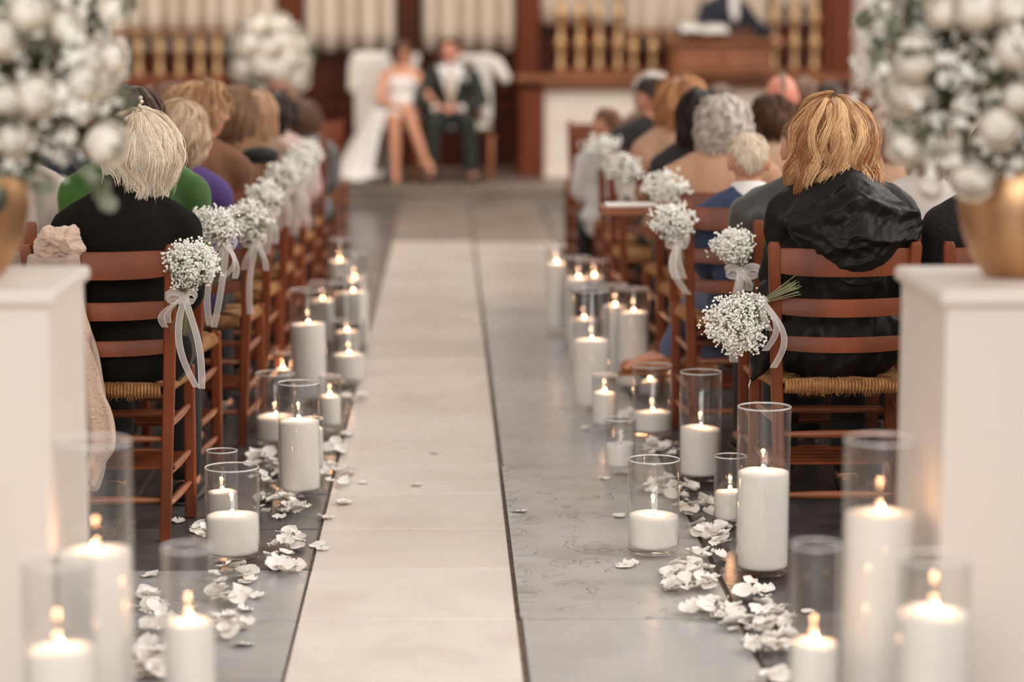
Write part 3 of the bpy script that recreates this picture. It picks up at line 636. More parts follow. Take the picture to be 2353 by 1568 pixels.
def bun_geo(mb,c,r,N=160,seed=3,w=.003):
    rs=np.random.RandomState(seed); n=rs.normal(size=(N,3)); n/=np.linalg.norm(n,axis=1)[:,None]; a=np.cross(n,rs.normal(size=(N,3))); a/=np.linalg.norm(a,axis=1)[:,None]; b=np.cross(n,a)
    t=np.linspace(0,1,14)[None,:,None]*rs.uniform(1.6,3.6,(N,1,1)); rr=r*rs.uniform(.8,1.1,(N,1,1))
    P=(a[:,None]*np.cos(t)+b[:,None]*np.sin(t))*rr+np.array(c); strand_batch(mb,P,np.full((N,14),w),rs.uniform(0,1,N)); mb.ell(c,(r*.82,)*3,12,8)
HM={}
def hmat(a,b,rough=.42):
    k=(a,b)
    if k not in HM: HM[k]=mat('hair_%d_%d_%d'%a,a,rough,attr=b,spec=.4)
    return HM[k]
STY={
 'bob':dict(L=.255,h=(.006,.032),amp=.010,freq=6,N=4600,K=110,w=.0009,sweep=-.5,flare=.010,inward=.5,M=18,top=.008,front=50,ffr=.10),
 'bobm':dict(L=.20,h=(.004,.022),amp=.007,freq=9,N=1000,K=80,w=.0021,sweep=.4,inward=.45,front=55,top=.006),
 'wavy':dict(L=.33,h=(.006,.042),amp=.0135,freq=7.8,N=5200,K=80,w=.00088,flare=.012,inward=.02,M=26,top=.008,front=48,ffr=.12,root=44,jit=.0046,curlr=.8,sweep=.12),
 'long':dict(L=.42,h=(.004,.02),amp=.008,freq=5,N=700,K=60,w=.0030,inward=.2,M=18,front=55),
 'short':dict(slen=.04,sidecut=.5,L=.205,h=(.001,.006),amp=.001,freq=9,N=1800,K=600,w=.0017,M=7,inward=.35,front=68,ffr=.05,basef=.97,jit=.002),
 'curly':dict(L=.17,h=(.006,.032),amp=.012,freq=17,N=700,K=140,w=.0032,M=22,inward=.4,front=60,ffr=.06,root=95),
 'updo':dict(L=.15,h=(.003,.016),amp=.004,freq=7,N=600,K=60,w=.0026,inward=.5,front=60,M=12),
}
HG={}
def hair(style,seed,j,m,parent,**ov):
    k=(style,seed,tuple(sorted(ov.items())))
    if k not in HG:
        d=dict(STY[style]); bun=ov.pop('bun',None); d.update(ov); mb=hair_geo(seed=seed,**d)
        if style=='updo': bun_geo(mb,*(bun or ((0,-.09,.02),.05)),seed=seed)
        HG[k]=mb.build('hair',m,tone=True,mesh_only=True)
    o=withmat(HG[k],m,'hair',parent); o.matrix_basis=head_mat(j); return o
def cloth(name,rgb,rgb2=None,rough=.85,bump=(22,.35),sheen=.04): return mat(name,rgb,rough,noise=(6,rgb2 or tuple(int(v*.85) for v in rgb),(1,1,1)),bump=bump,sheen=sheen)
def guest(px,ytop,Y,label,style,hc,top,leg=None,seed=1,yaw=0,tilt=0,nod=0,rz=0,sh=.152,fat=0,infl=.016,collar=None,skin=None,group='seated guests',hairkw=None,crum=(.010,8),dx=0,width=1,top_name='jumper',zfix=None,shoes=(40,32,28),head_s=1.0,arms=True,scale=None,**pj):
    p=atY(px,ytop,Y); s=scale or p.z/1.272; j=pose(hx=-dx,sh=sh,yaw=yaw,tilt=tilt,nod=nod,fat=fat,**pj)
    t=tag(empty('person',(p.x+dx,Y-.0,0),rz),label,'person',group); t.scale=(width*(.55+.45*s)*(1 if s>.9 else s**.5),s*.5+.5,s)
    me=cached('body',j,lambda: fuse(body_vol(j),.010,3)); withmat(me,skin or SKIN,'body',t)
    me=cached('top%.3f%s'%(infl,crum),j,lambda: crumple(fuse(body_vol(j,infl,legs=False,head=False,hands=False),.010 if crum[0]>.008 else .012,6),*crum)); withmat(me,top,top_name,t)
    me=cached('leg',j,lambda: fuse(leg_vol(j),.014,5)); withmat(me,leg or cloth('dark_trousers',(28,25,26)),'trousers',t)
    sm=mat('shoe_%d_%d_%d'%shoes,shoes,.45)
    for q in(-1,1):
        mb=MB(); a=side(j,'ankle',q); k=side(j,'toe',q); mb.cap((a.x,a.y-.03,a.z-.045),(k.x,k.y+.01,k.z),.036,.030); mb.box(((a.x+k.x)/2,(a.y+k.y)/2-.01,k.z-.027),(.07,.26,.014),rot=(0,0,-math.atan2(k.x-a.x,k.y-a.y)),bev=.005); mb.build('shoe',sm,t)
    if collar:
        mb=collar_mesh(*collar[1:]); mb.build('collar',collar[0],t)
    if style: hair(style,seed,j,hc,t,**(hairkw or {}))
    if abs(yaw)>.5 or abs(rz)>1:
        for q in(-1,1):
            mb=MB(); mb.ell((q*.031,.083,.008),(.011,.006,.006),10,6); e=mb.build('eye',mat('eye_dark',(42,32,28),.3),t); e.matrix_basis=head_mat(j)
            mb=MB(); mb.tube([(q*.018,.091,.028),(q*.032,.089,.032),(q*.046,.080,.027)],.0028,5); e=mb.build('eyebrow',hc,t); e.matrix_basis=head_mat(j)
        mb=MB(); mb.ell((0,.089,-.055),(.021,.006,.006),12,6); e=mb.build('mouth',mat('lips',(186,98,86),.5),t); e.matrix_basis=head_mat(j)
    return t
def leg_vol(j,i=.014):
    mb=MB(); mb.ell((0,.0,.555),(.158+i,.122+i,.10+i),20,12)
    for s in(-1,1):
        k=side(j,'knee',s); a=side(j,'ankle',s); h=Vector((s*j['hip'],.02,.535)); mb.cap(h,k,.084+i,.058+i); mb.cap(k,a.lerp(k,.06),.056+i,.042+i)
    return mb
OFF=.135
yl=lambda i:YL[i]+OFF
yr_=lambda i:YR[i]+OFF
# --- left block
BLACKW=mat('dark_wool',(40,36,35),.9,bump=(60,.3))
l1=guest(322,262,yl(0),'person with chin-length platinum blonde hair in a black high-necked jumper, nearest left chair','bob',hmat((232,208,180),(255,244,226)),KNIT,seed=5,crum=(.004,6),yaw=-.12,infl=.020,sh=.155,fat=.012,dx=-.045,elbow=(.165,.05,.73),collar=(KNIT,.995,1.082,.086,.068),top_name='jumper',hairkw=dict(root=85,rpow=1.1,L=.225,inward=.75,top=.014,amp=.011,freq=8,flare=.004))
g2=guest(305,192,yl(1),'person with dark hair and a pearl clip wearing a bright green velvet top','long',hmat((52,34,26),(86,58,42)),cloth('green_velvet',(66,112,18),(40,76,12),.8,(9,.3),.15),seed=6,dx=.0,sh=.172,fat=.016,infl=.02,hairkw=dict(L=.2,inward=.5,N=900),top_name='velvet_top')
CLIP=mat('pearl_clip',(232,214,190),.25,metal=.3)
mb=MB()
for k in range(7): mb.ell((.035+.004*math.sin(k*2),-.108-.002*k,.075-.012*k),(.007,.006,.007),8,6)
o=mb.build('hair_clip',CLIP,g2); o.matrix_basis=head_mat(pose())
guest(417,232,yl(2),'person with short tousled blonde-grey hair and bare neck in a purple top','bobm',hmat((170,134,104),(226,198,168)),cloth('purple_jersey',(84,60,122),(70,48,106)),seed=7,infl=.012,dx=-.03,hairkw=dict(L=.19,inward=.75,ffr=.06,N=1500,amp=.009),top_name='top')
guest(462,184,yl(3),'person with curly blonde updo turning to the right, in a brown jacket','updo',hmat((150,104,70),(212,170,124)),cloth('brown_jacket',(128,84,54),(104,66,42)),seed=8,dx=-.02,yaw=1.15,hairkw=dict(h=(.01,.035),amp=.011,freq=13,N=900,bun=((0,-.1,.03),.055)),top_name='jacket',nod=.1)
guest(585,205,yl(5),'person with long straight light brown hair beside the dark-haired guest, left block','long',hmat((160,118,84),(206,166,126)),cloth('taupe_coat',(150,122,102)),seed=9,hairkw=dict(L=.36))
guest(535,196,yl(4),'person with brown swept-back hair in a brown coat behind the curly updo','bobm',hmat((112,80,56),(168,130,98)),cloth('camel_brown',(140,98,66)),seed=10,yaw=.3,top_name='coat')
guest(634,209,yl(6)+.2,'person with a smooth dark bob in a pale pink top near the aisle, left block','bobm',hmat((44,32,28),(70,52,44)),cloth('pale_pink',(214,182,170)),seed=11,yaw=.35,hairkw=dict(amp=.001,inward=.5,L=.22))
guest(700,228,yl(8),'person with brown hair in grey nearest the aisle, far left rows','bobm',hmat((92,62,48),(130,96,76)),cloth('grey_cardigan',(120,116,116)),seed=12,yaw=.3)
guest(385,190,yl(6),'person with reddish brown hair far behind the dark-haired guest in green','bobm',hmat((112,76,60),(150,110,90)),cloth('dark_navy',(44,44,54)),seed=13)
guest(348,196,yl(8),'person with mousy brown hair, far left rows below the brass balusters','short',hmat((140,108,90),(172,140,120)),cloth('mauve_top',(150,120,116)),seed=14)
guest(640,182,yl(10),'person with auburn hair in front of the distant white flowers','bobm',hmat((140,92,70),(180,130,104)),cloth('rose_blouse',(196,158,142)),seed=15)
guest(560,184,yl(9),'person with short dark brown hair, far left row behind the blonde updo','short',hmat((70,46,36),(100,70,54)),cloth('charcoal_suit',(52,48,48)),seed=16)
guest(405,184,yl(10),'person with dark hair in a dark suit, far left row','short',hmat((60,44,38),(88,66,56)),cloth('charcoal_suit',(52,48,48)),seed=17)
guest(5,215,yl(1)+.1,'person in a pale linen jacket behind the left gold vase','bobm',hmat((120,90,70),(160,124,98)),cloth('pale_linen',(216,196,182),(200,180,168)),seed=18,sh=.18,infl=.022)
guest(75,190,yl(2)+.3,'person in a dark navy coat behind the pale linen jacket','short',hmat((80,60,50),(120,94,78)),cloth('navy_coat',(38,42,54)),seed=19,sh=.19,infl=.024)
# --- right block
r1=guest(1925,226,yr_(0)+.02,'person with loose wavy ginger-blonde hair in a black hooded jacket, nearest right chair','wavy',hmat((166,100,56),(250,208,156),.38),NYLON,seed=21,crum=(.030,11),infl=.026,sh=.152,fat=.014,dx=.012,elbow=(.165,.05,.73),yaw=.05,top_name='jacket',hairkw=dict(crown=(-.012,-.01)))
guest(1855,262,yr_(1),'person with short brown hair in a dark grey jacket, left of the ginger-blonde guest','short',hmat((120,84,58),(172,130,94)),cloth('slate_jacket',(70,64,60),(58,54,50),.5,(10,.4),.1),seed=22,crum=(.018,9),sh=.170,dx=-.02,infl=.020,hairkw=dict(h=(.004,.014)),top_name='jacket')
wb=guest(1722,302,yr_(2)-.05,'boy with white-blonde short hair, white collar, navy blue jumper and tan boots','short',hmat((200,176,148),(240,226,204)),cloth('navy_jumper',(58,70,100),(48,60,88)),cloth('blue_jeans',(86,98,128)),seed=23,sh=.165,collar=(mat('white_shirt',(236,230,224),.8),1.0,1.062,.080,.068),hairkw=dict(h=(.001,.008)),shoes=(160,100,56),knee_l=(-.16,.42,.51),ankle_l=(-.27,.46,.30),toe_l=(-.45,.45,.24),ankle_r=(-.10,.44,.28),toe_r=(-.26,.50,.22))
guest(1660,220,yr_(3)+.1,'person with curly silver grey hair and a camel coat','curly',hmat((178,164,152),(226,214,202)),cloth('camel_coat',(196,152,122),(182,138,108)),seed=24,infl=.024,sh=.18,hairkw=dict(L=.15,N=1100),top_name='coat',collar=(cloth('camel_coat',(196,152,122)),.99,1.05,.088,.078))
guest(1772,216,yr_(5)+.0,'person with a dark brown curly bun in a beige top','updo',hmat((56,36,26),(112,72,46)),cloth('beige_top',(204,166,138),(190,150,122)),seed=25,hairkw=dict(h=(.008,.03),amp=.012,freq=15,N=800,bun=((0,-.09,-.02),.06)),infl=.024,sh=.18)
guest(1610,200,yr_(4)+.1,'person with long straight almost black hair down the back','long',hmat((30,22,20),(56,40,34)),cloth('black_top',(40,34,34)),seed=26,hairkw=dict(L=.48,h=(.006,.03)))
guest(1564,174,yr_(5)+.2,'person with a full ginger-brown updo in a sand-coloured coat','curly',hmat((150,96,58),(214,156,104)),cloth('sand_coat',(204,160,128)),seed=27,infl=.022,hairkw=dict(L=.2,h=(.01,.045),amp=.01,freq=9))
guest(1500,176,yr_(7),'person with dark cropped hair in a black suit leaning left over a small boy','short',hmat((46,34,30),(74,56,48)),cloth('black_suit',(46,42,42)),seed=28,sh=.18,infl=.02,yaw=-.6,tilt=-.15,hairkw=dict(h=(.003,.016)))
guest(1395,246,yr_(7)+.3,'small child with reddish brown hair in a white shirt, far right row at the aisle','short',hmat((110,70,48),(150,100,74)),cloth('child_shirt',(226,220,216)),seed=29,yaw=-.7,sh=.14)
guest(1797,166,yr_(6),'person with a pink balding head and grey fringe of hair, far right rows','short',hmat((150,126,112),(180,158,144)),cloth('taupe_suit',(140,108,94)),seed=30,skin=mat('ruddy_skin',(222,142,118),.5,sss=.15),hairkw=dict(front=178,ffr=.0,root=120,L=.13),sh=.19)
guest(1910,182,yr_(7)+.1,'person with short dark hair and grey collar, far right rows near the red post','short',hmat((62,44,38),(92,68,58)),cloth('grey_suit',(98,90,88)),seed=31,sh=.19)
guest(2000,188,yr_(5),'person with chestnut hair to the right of the far dark-haired guest','bobm',hmat((122,76,50),(164,110,76)),cloth('clay_top',(188,142,114)),seed=32)
guest(2052,240,yr_(3),'person with pinkish grey hair in a tan top, right of the ginger-blonde guest','bobm',hmat((184,146,124),(214,182,160)),cloth('tan_top',(206,164,132)),seed=33)
guest(2150,262,yr_(1)+.3,'person in a white jacket behind the right gold vase','bobm',hmat((186,160,136),(216,194,172)),cloth('white_jacket',(226,216,210),(214,202,196)),seed=34,sh=.185,infl=.024)
guest(2315,262,yr_(0)+.05,'person in a black boucle coat mostly hidden by the right gold vase','bobm',hmat((70,50,40),(110,84,66)),mat('black_boucle',(30,26,25),.95,bump=(75,1.0)),seed=35,sh=.175,infl=.028)
guest(1500,162,yr_(9),'person with snow white hair, furthest right rows','curly',hmat((200,186,176),(232,222,212)),cloth('mink_coat',(150,118,100)),seed=36)
guest(1850,176,yr_(9),'person with brown hair in the furthest right row','bobm',hmat((130,98,80),(160,126,104)),cloth('dark_navy',(44,44,54)),seed=37)
guest(1655,190,yr_(8),'person with greying brown hair behind the silver grey curls','short',hmat((110,88,74),(150,126,108)),cloth('olive_coat',(110,92,72)),seed=38,sh=.18)
# --- hood of the nearest right guest: crumpled fabric hanging from the neck
def hood(t):
    mb=MB(); G=[]; nu,nv=84,64; rr=np.random.RandomState(5)
    for i in range(nv):
        v=i/(nv-1); row=[]
        for k in range(nu):
            u=k/(nu-1)*2-1
            hw=.085+.135*math.sin(min(v*1.15,1)*PI*.55)-.10*max(0,v-.55)**1.2*2.0
            drop=.01+.318*v**1.05*(1-.16*u*u*(1+v)); x=u*hw+.022*v
            wrap=abs(u)**2.2*.085*(1-v*.35)
            bul=.052+.085*math.sin(PI*.80*min(1,v*1.05))
            z=1.066-drop+.022*math.cos(u*2.0)*(1-v); y=-.082-bul+wrap
            # gathered folds: swags hanging between the shoulders, and crushed creases
            q=v*3.4-1.15*abs(u-.1)**1.6*(1-.3*v)+.22*u; sw=abs(math.sin(PI*q))**.6; sw=(1-sw)
            p=Vector((x*10,v*4.2,u*1.3)); rg=.3-abs(NZ.noise(p+Vector((0,v*3,0)))); r2=.25-abs(NZ.noise(p*2.6)); r3=.2-abs(NZ.noise(Vector((x*34+v*9,v*7,2))))
            cr=.020*sw*(.35+.65*math.sin(PI*min(1,v*1.1)))+.022*rg+.010*r2+.008*r3
            y-=cr*(.35+v**.5)*(1.05-.25*abs(u))*(1 if v<.7 else 1-(v-.7)*2.4)+.010*v; z-=cr*.9*math.cos(PI*q)*.6
            row.append((x,y,z))
        G.append(row)
    inner=[[ (x*.86,y+.055*(math.sin(PI*(i/(nv-1)))+.2),z+.006) for (x,y,z) in row] for i,row in enumerate(G)]
    mb.grid(G); mb.grid(inner[::-1]); mb2=mb
    n=nu*nv
    def idx(i,k): return i*nu+k
    def idy(i,k): return n+(nv-1-i)*nu+k
    for k in range(nu-1):
        mb.f.append((idx(nv-1,k),idx(nv-1,k+1),idy(nv-1,k+1),idy(nv-1,k))); mb.m.append(0)
    for i in range(nv-1):
        mb.f.append((idx(i,0),idx(i+1,0),idy(i+1,0),idy(i,0))); mb.m.append(0); mb.f.append((idx(i,nu-1),idy(i,nu-1),idy(i+1,nu-1),idx(i+1,nu-1))); mb.m.append(0)
    o=mb.build('hood',NYLON,t); ss=o.modifiers.new('s','SUBSURF'); ss.levels=1; ss.render_levels=1
    # stand-up gathered collar
    mb=MB(); G=[]
    for z,r in ((1.00,.10),(1.03,.098),(1.055,.088),(1.06,.082),(1.03,.08)):
        G.append([(r*math.cos(a)+.004*math.sin(9*a),(r*1.02+.004*math.sin(7*a+z*90))*math.sin(a)-.012,z+.004*math.sin(6*a)) for a in np.linspace(0,2*PI,60,endpoint=False)])
    mb.grid(G,wrap=True); mb.build('collar',NYLON,t)
hood(r1)
mb=MB(); mb.tube([(0,0,0),(.012,-.004,.004),(.024,-.002,-.004)],.0035,6); mb.ell((.004,-.004,.004),(.010,.005,.005),8,6)
o=mb.build('hair_clip',mat('clip_metal',(90,70,60),.3,metal=.8),r1); o.matrix_basis=head_mat(pose())@Matrix.Translation((-.02,-.02,.118))
# puffy jacket hem and glove-like sleeve end hanging left of the chair
mb=MB(); mb.ell((-.215,.0,.53),(.05,.085,.055),16,12); mb.ell((-.235,-.03,.50),(.032,.05,.045),14,10); mb.cap((-.22,-.03,.5),(-.262,-.045,.44),.024,.008,10); mb.cap((-.19,.0,.58),(-.20,.0,.70),.05,.045)
withmat(fuse(mb,.008,6),NYLON,'jacket_hem',r1)
mb=MB(); mb.tube([(-.262,-.047,.445),(-.268,-.049,.43),(-.266,-.05,.418)],.0025,6); mb.build('zip_end',mat('zip_metal',(220,210,200),.3,metal=.8),r1)
# ---------------------------------------------------------------- the couple and the officiant
def armchair(x,y,label):
    t=tag(empty('draped_armchair',(x,y,ZP),PI),label,'chair')
    for sx in(-1,1):
        for sy in(-.22,.25):
            mb=MB(); mb.tube([(sx*.24,sy,0),(sx*.24,sy,.06),(sx*.25,sy,.40)],[.018,.026,.028],10); mb.ell((sx*.24,sy,.03),(.032,.032,.03),12,8); mb.build('leg',WOOD_L,t)
        mb=MB(); mb.box((sx*.25,.02,.17),(.03,.46,.03),bev=.006); mb.build('stretcher',WOOD_D,t,smooth=False)
    mb=MB(); mb.box((0,.02,.41),(.54,.52,.06),bev=.015); mb.box((0,-.24,.75),(.50,.05,.66),bev=.015); mb.build('frame',WOOD_D,t,smooth=False)
    mb=MB(); mb.ell((0,.03,.455),(.26,.25,.05),20,10); mb.build('seat_cushion',FUR,t)
    return t
def drape(t,mb,name='fur_throw'):
    return withmat(fuse(mb,.014,4),FUR,name,t)
bc=armchair(-.50,20.75,'wooden armchair with a cream fur thrown over its back, under the bride')
mb=MB(); mb.box((.03,-.25,.88),(.56,.15,.34),bev=.02); mb.cap((-.22,-.25,1.03),(.27,-.25,1.03),.055,.06); mb.cap((.29,-.24,.98),(.31,-.22,.78),.06,.05); mb.box((.04,-.25,.62),(.52,.14,.5),bev=.02); drape(bc,mb)
gc=armchair(.12,20.75,'wooden armchair with a cream fur hanging over its right shoulder, under the groom')
mb=MB(); mb.cap((-.20,-.24,1.02),(-.30,-.20,.98),.06,.06); mb.cap((-.30,-.20,.98),(-.38,-.16,.86),.065,.05); mb.cap((-.20,-.24,.98),(-.22,-.2,.52),.065,.05); mb.cap((-.14,-.25,.98),(-.19,-.22,.60),.05,.05); mb.cap((-.2,-.24,1.02),(.1,-.25,1.03),.05,.05); drape(gc,mb)
# bride, facing the camera (local +Y is towards the camera)
jb=pose(sh=.155,yaw=-.55,nod=.05,elbow_l=(-.24,.10,.74),wrist_l=(-.33,.26,.66),hand_l=(-.40,.34,.66),elbow_r=(.20,.10,.74),wrist_r=(.02,.30,.66),hand_r=(-.08,.36,.66),
  knee_l=(-.05,.46,.66),ankle_l=(-.20,.56,.24),toe_l=(-.27,.66,.13),knee_r=(.06,.46,.55),ankle_r=(.05,.50,.10),toe_r=(.04,.66,.035))
bt=tag(empty('person',(-.385,20.62,ZP),PI),'bride seated on the platform in a white gown with long veil, bare legs crossed','person'); bt.scale=(.95,.95,.945)
withmat(fuse(body_vol(jb),.007,4),mat('bride_skin',(214,150,116),.5,sss=.12),'body',bt)
hair('updo',40,jb,hmat((52,34,26),(88,60,44)),bt,bun=((0,-.085,.0),.045))
mb=MB(); i=.012; mb.ell((0,0,.56),(.165+i,.125+i,.11),22,14); mb.ell((0,0,.72),(.120+i,.095+i,.18),22,14); mb.ell((0,.0,.86),(.135+i,.108+i,.13),22,14)
for s in(-1,1): mb.ell((s*.06,.075,.89),(.055,.05,.055),12,8); mb.cap((s*.10,.03,.94),(s*.10,-.01,1.02),.02,.02)
withmat(fuse(mb,.009,4),DRESS,'bodice',bt)
# skirt falls to her right side (picture left) in folds down to the floor
G=[]
for v in np.linspace(0,1,26):
    row=[]
    for u in np.linspace(0,1,40):
        a=.42+u*1.95                                  # around from the lap front to her hip and behind
        r0=.21+.25*v**.7+.02*math.sin(u*34)*v; row.append((.03+ r0*math.sin(a)*1.05+.10*v*max(0,math.sin(a)), .10+ (r0*1.15)*math.cos(a)*(.9)+.18*(1-v)*math.cos(a), .64*(1-v)**1.0+.005+.03*math.sin(u*30)*v*(1-v)))
    G.append(row)
mb=MB(); mb.grid(G); o=mb.build('skirt',DRESS,bt); m=o.modifiers.new('s','SOLIDIFY'); m.thickness=.012
G=[]
for v in np.linspace(0,1,22):
    G.append([(.18+.62*v+.02*math.sin(u*9), .05+(.62-.1*v)*(u)-.05*v+.1, .012+.055*(1-v*.5)*abs(math.sin(u*11+v*6))*(1-v*.6)+.03*(1-v)) for u in np.linspace(0,1,30)])
mb=MB(); mb.grid(G); o=mb.build('train',DRESS,bt); m=o.modifiers.new('s','SOLIDIFY'); m.thickness=.012
G=[]
for v in np.linspace(0,1,30):
    row=[]
    for u in np.linspace(0,1,28):
        hw=.04+.17*v**.6; z=1.25-1.22*v; x=.05+.14*v**.7+(u*2-1)*hw; y=-.08-.06*v+.07*math.sin(u*22+v*3)*v*.5+.18*v*u
        row.append((x+.05*v*v,y,max(z+.015*math.sin(u*20),.03)))
    G.append(row)
mb=MB(); mb.grid(G); mb.build('veil',VEIL,bt)
for s in(-1,1):
    mb=MB(); a=side(jb,'ankle',s); k=side(jb,'toe',s); d=(k-a).normalized(); mb.cap(a+Vector((0,-.02,-.04)),k,.034,.022); mb.cap(a+Vector((0,-.03,-.06)),a+Vector((0,-.035,-.09)),.012,.006); mb.build('white_shoe',mat('shoe_white',(230,220,214),.4),bt)
for q in(-1,1):
    mb=MB(); mb.ell((q*.031,.083,.008),(.011,.006,.006),10,6); e=mb.build('eye',mat('eye_dark',(42,32,28),.3),bt); e.matrix_basis=head_mat(jb)
mb=MB(); mb.ell((0,.090,-.055),(.022,.006,.007),12,6); e=mb.build('mouth',mat('lips',(186,98,86),.5),bt); e.matrix_basis=head_mat(jb)
# groom
jg=pose(sh=.19,yaw=.25,tilt=.08,elbow_l=(-.27,.06,.72),wrist_l=(-.10,.30,.66),hand_l=(.0,.36,.66),elbow_r=(.26,.08,.72),wrist_r=(.14,.28,.66),hand_r=(.04,.35,.67),knee=(.15,.44,.54),ankle=(.17,.42,.09),toe=(.20,.58,.035))
gt=tag(empty('person',(.03,20.62,ZP),PI),'groom seated in a dark green suit with white shirt, holding the bride\'s hand','person'); gt.scale=(1,.97,.945)
withmat(fuse(body_vol(jg),.007,4),mat('groom_skin',(216,146,122),.5,sss=.12),'body',gt)
hair('short',41,jg,hmat((74,50,38),(112,80,60)),gt,h=(.006,.022),front=50)
GREEN=cloth('dark_green_suit',(42,46,38),(34,38,30)); WSH=mat('white_shirt',(236,230,224),.8)
withmat(fuse(body_vol(jg,.022,legs=False,head=False,hands=False),.010,5),GREEN,'jacket',gt)
withmat(fuse(leg_vol(jg),.012,4),GREEN,'trousers',gt)
mb=MB(); G=[[( (u*2-1)*(.095*(1-v)+.022), .135+.012*math.cos((u*2-1)*1.4)-.045*(v<.12)*(1-v*8)-.0*v, 1.035-.29*v) for u in np.linspace(0,1,12)] for v in np.linspace(0,1,14)]
mb.grid(G); o=mb.build('shirt_front',WSH,gt); m=o.modifiers.new('s','SOLIDIFY'); m.thickness=.02
o=collar_mesh(1.0,1.06,.074,.064).build('collar',WSH,gt)
mb=MB(); mb.box((0,.155,.80),(.05,.012,.30),rot=(.05,0,0),bev=.004); mb.box((0,.145,1.02),(.05,.025,.03),bev=.006); mb.build('tie',mat('beige_tie',(196,166,140),.7),gt,smooth=False)
mb=MB()
for k in range(8): mb.ell((-.115+.02*math.cos(k*2.1),.135,.93+.022*math.sin(k*2.1)),(.018,.012,.018),8,6)
mb.build('buttonhole_flower',PETAL,gt)
for s in(-1,1):
    mb=MB(); w=side(jg,'wrist',s); e=side(jg,'elbow',s); d=(w-e).normalized(); mb.cap(w-d*.01,w+d*.025,.037,.036); mb.build('shirt_cuff',WSH,gt)
    mb=MB(); a=side(jg,'ankle',s); k=side(jg,'toe',s); mb.cap((a.x,a.y-.03,a.z-.045),(k.x,k.y+.01,k.z),.042,.034); mb.build('shoe',mat('shoe_40_32_28',(40,32,28),.4),gt)
    mb=MB(); mb.ell((s*.031,.083,.008),(.011,.006,.006),10,6); e=mb.build('eye',mat('eye_dark',(42,32,28),.3),gt); e.matrix_basis=head_mat(jg)
mb=MB(); mb.ell((0,.090,-.055),(.022,.006,.006),12,6); e=mb.build('mouth',mat('lips',(186,98,86),.5),gt); e.matrix_basis=head_mat(jg)
# officiant, standing on a step behind the lectern and leaning over the book
jo=pose(sh=.19,yaw=.1,nod=.35,elbow=(.30,.06,.78),wrist=(.30,.30,.70),hand=(.28,.38,.68),hip=.09,knee=(.10,.08,.15),ankle=(.10,.06,-.22),toe=(.12,.2,-.28))
op=atY(1668,0,21.6); ot=tag(empty('person',(op.x,21.62,.62+.03),PI+.5),'officiant in a dark robe with white bands, leaning over the lectern','person')
withmat(fuse(body_vol(jo),.010,3),SKIN,'body',ot); ROBE=cloth('dark_robe',(38,38,52),(30,28,36))
mb=body_vol(jo,.03,legs=False,head=False,hands=False); mb.cap((0,0,.6),(0,0,-.15),.17,.22); withmat(fuse(mb,.014,5),ROBE,'robe',ot)
mb=MB(); mb.ell((0,.13,.98),(.05,.02,.10),14,10); mb.ell((0,.145,.90),(.045,.018,.07),14,10); mb.build('white_bands',WSH,ot)
hair('short',42,jo,hmat((150,130,116),(190,172,158)),ot)
mb=MB(); mb.box((op.x,21.7,.24),(.9,.5,.2),bev=.01); tag(mb.build('standing_step',WOOD_D,smooth=False),'dark wooden step hidden behind the lectern under the officiant','step')
# ---------------------------------------------------------------- ribbons and baby's breath bunches
def ribbon(mb,P,Wd,w):
    P=[Vector(p) for p in P]; G=[]
    n=len(P); T=np.array([tuple(p) for p in P]); m=34; ts=np.linspace(0,n-1,m)
    def cat(A,t):
        i=min(int(t),n-2); f=t-i; p0=A[max(i-1,0)];p1=A[i];p2=A[i+1];p3=A[min(i+2,n-1)]
        return .5*((2*p1)+(-p0+p2)*f+(2*p0-5*p1+4*p2-p3)*f*f+(-p0+3*p1-3*p2+p3)*f**3)
    Wa=np.array([tuple(Vector(q).normalized()) for q in Wd])
    for t in ts:
        c=cat(T,t); d=cat(Wa,t); d/=np.linalg.norm(d)+1e-9
        G.append([c+d*w*q+np.array([0,-.0012*math.cos(q*6),0]) for q in (-.5,-.41,-.2,0,.2,.41,.5)])
    mb.grid(G,mfun=lambda i,k:1 if k in(0,5) else 0)
ICO=[]; 
def ico():
    t=(1+5**.5)/2; v=np.array([(-1,t,0),(1,t,0),(-1,-t,0),(1,-t,0),(0,-1,t),(0,1,t),(0,-1,-t),(0,1,-t),(t,0,-1),(t,0,1),(-t,0,-1),(-t,0,1)]); v/=np.linalg.norm(v[0])
    return v,[(0,11,5),(0,5,1),(0,1,7),(0,7,10),(0,10,11),(1,5,9),(5,11,4),(11,10,2),(10,7,6),(7,1,8),(3,9,4),(3,4,2),(3,2,6),(3,6,8),(3,8,9),(4,9,5),(2,4,11),(6,2,10),(8,6,7),(9,8,1)]
IV,IF=ico()
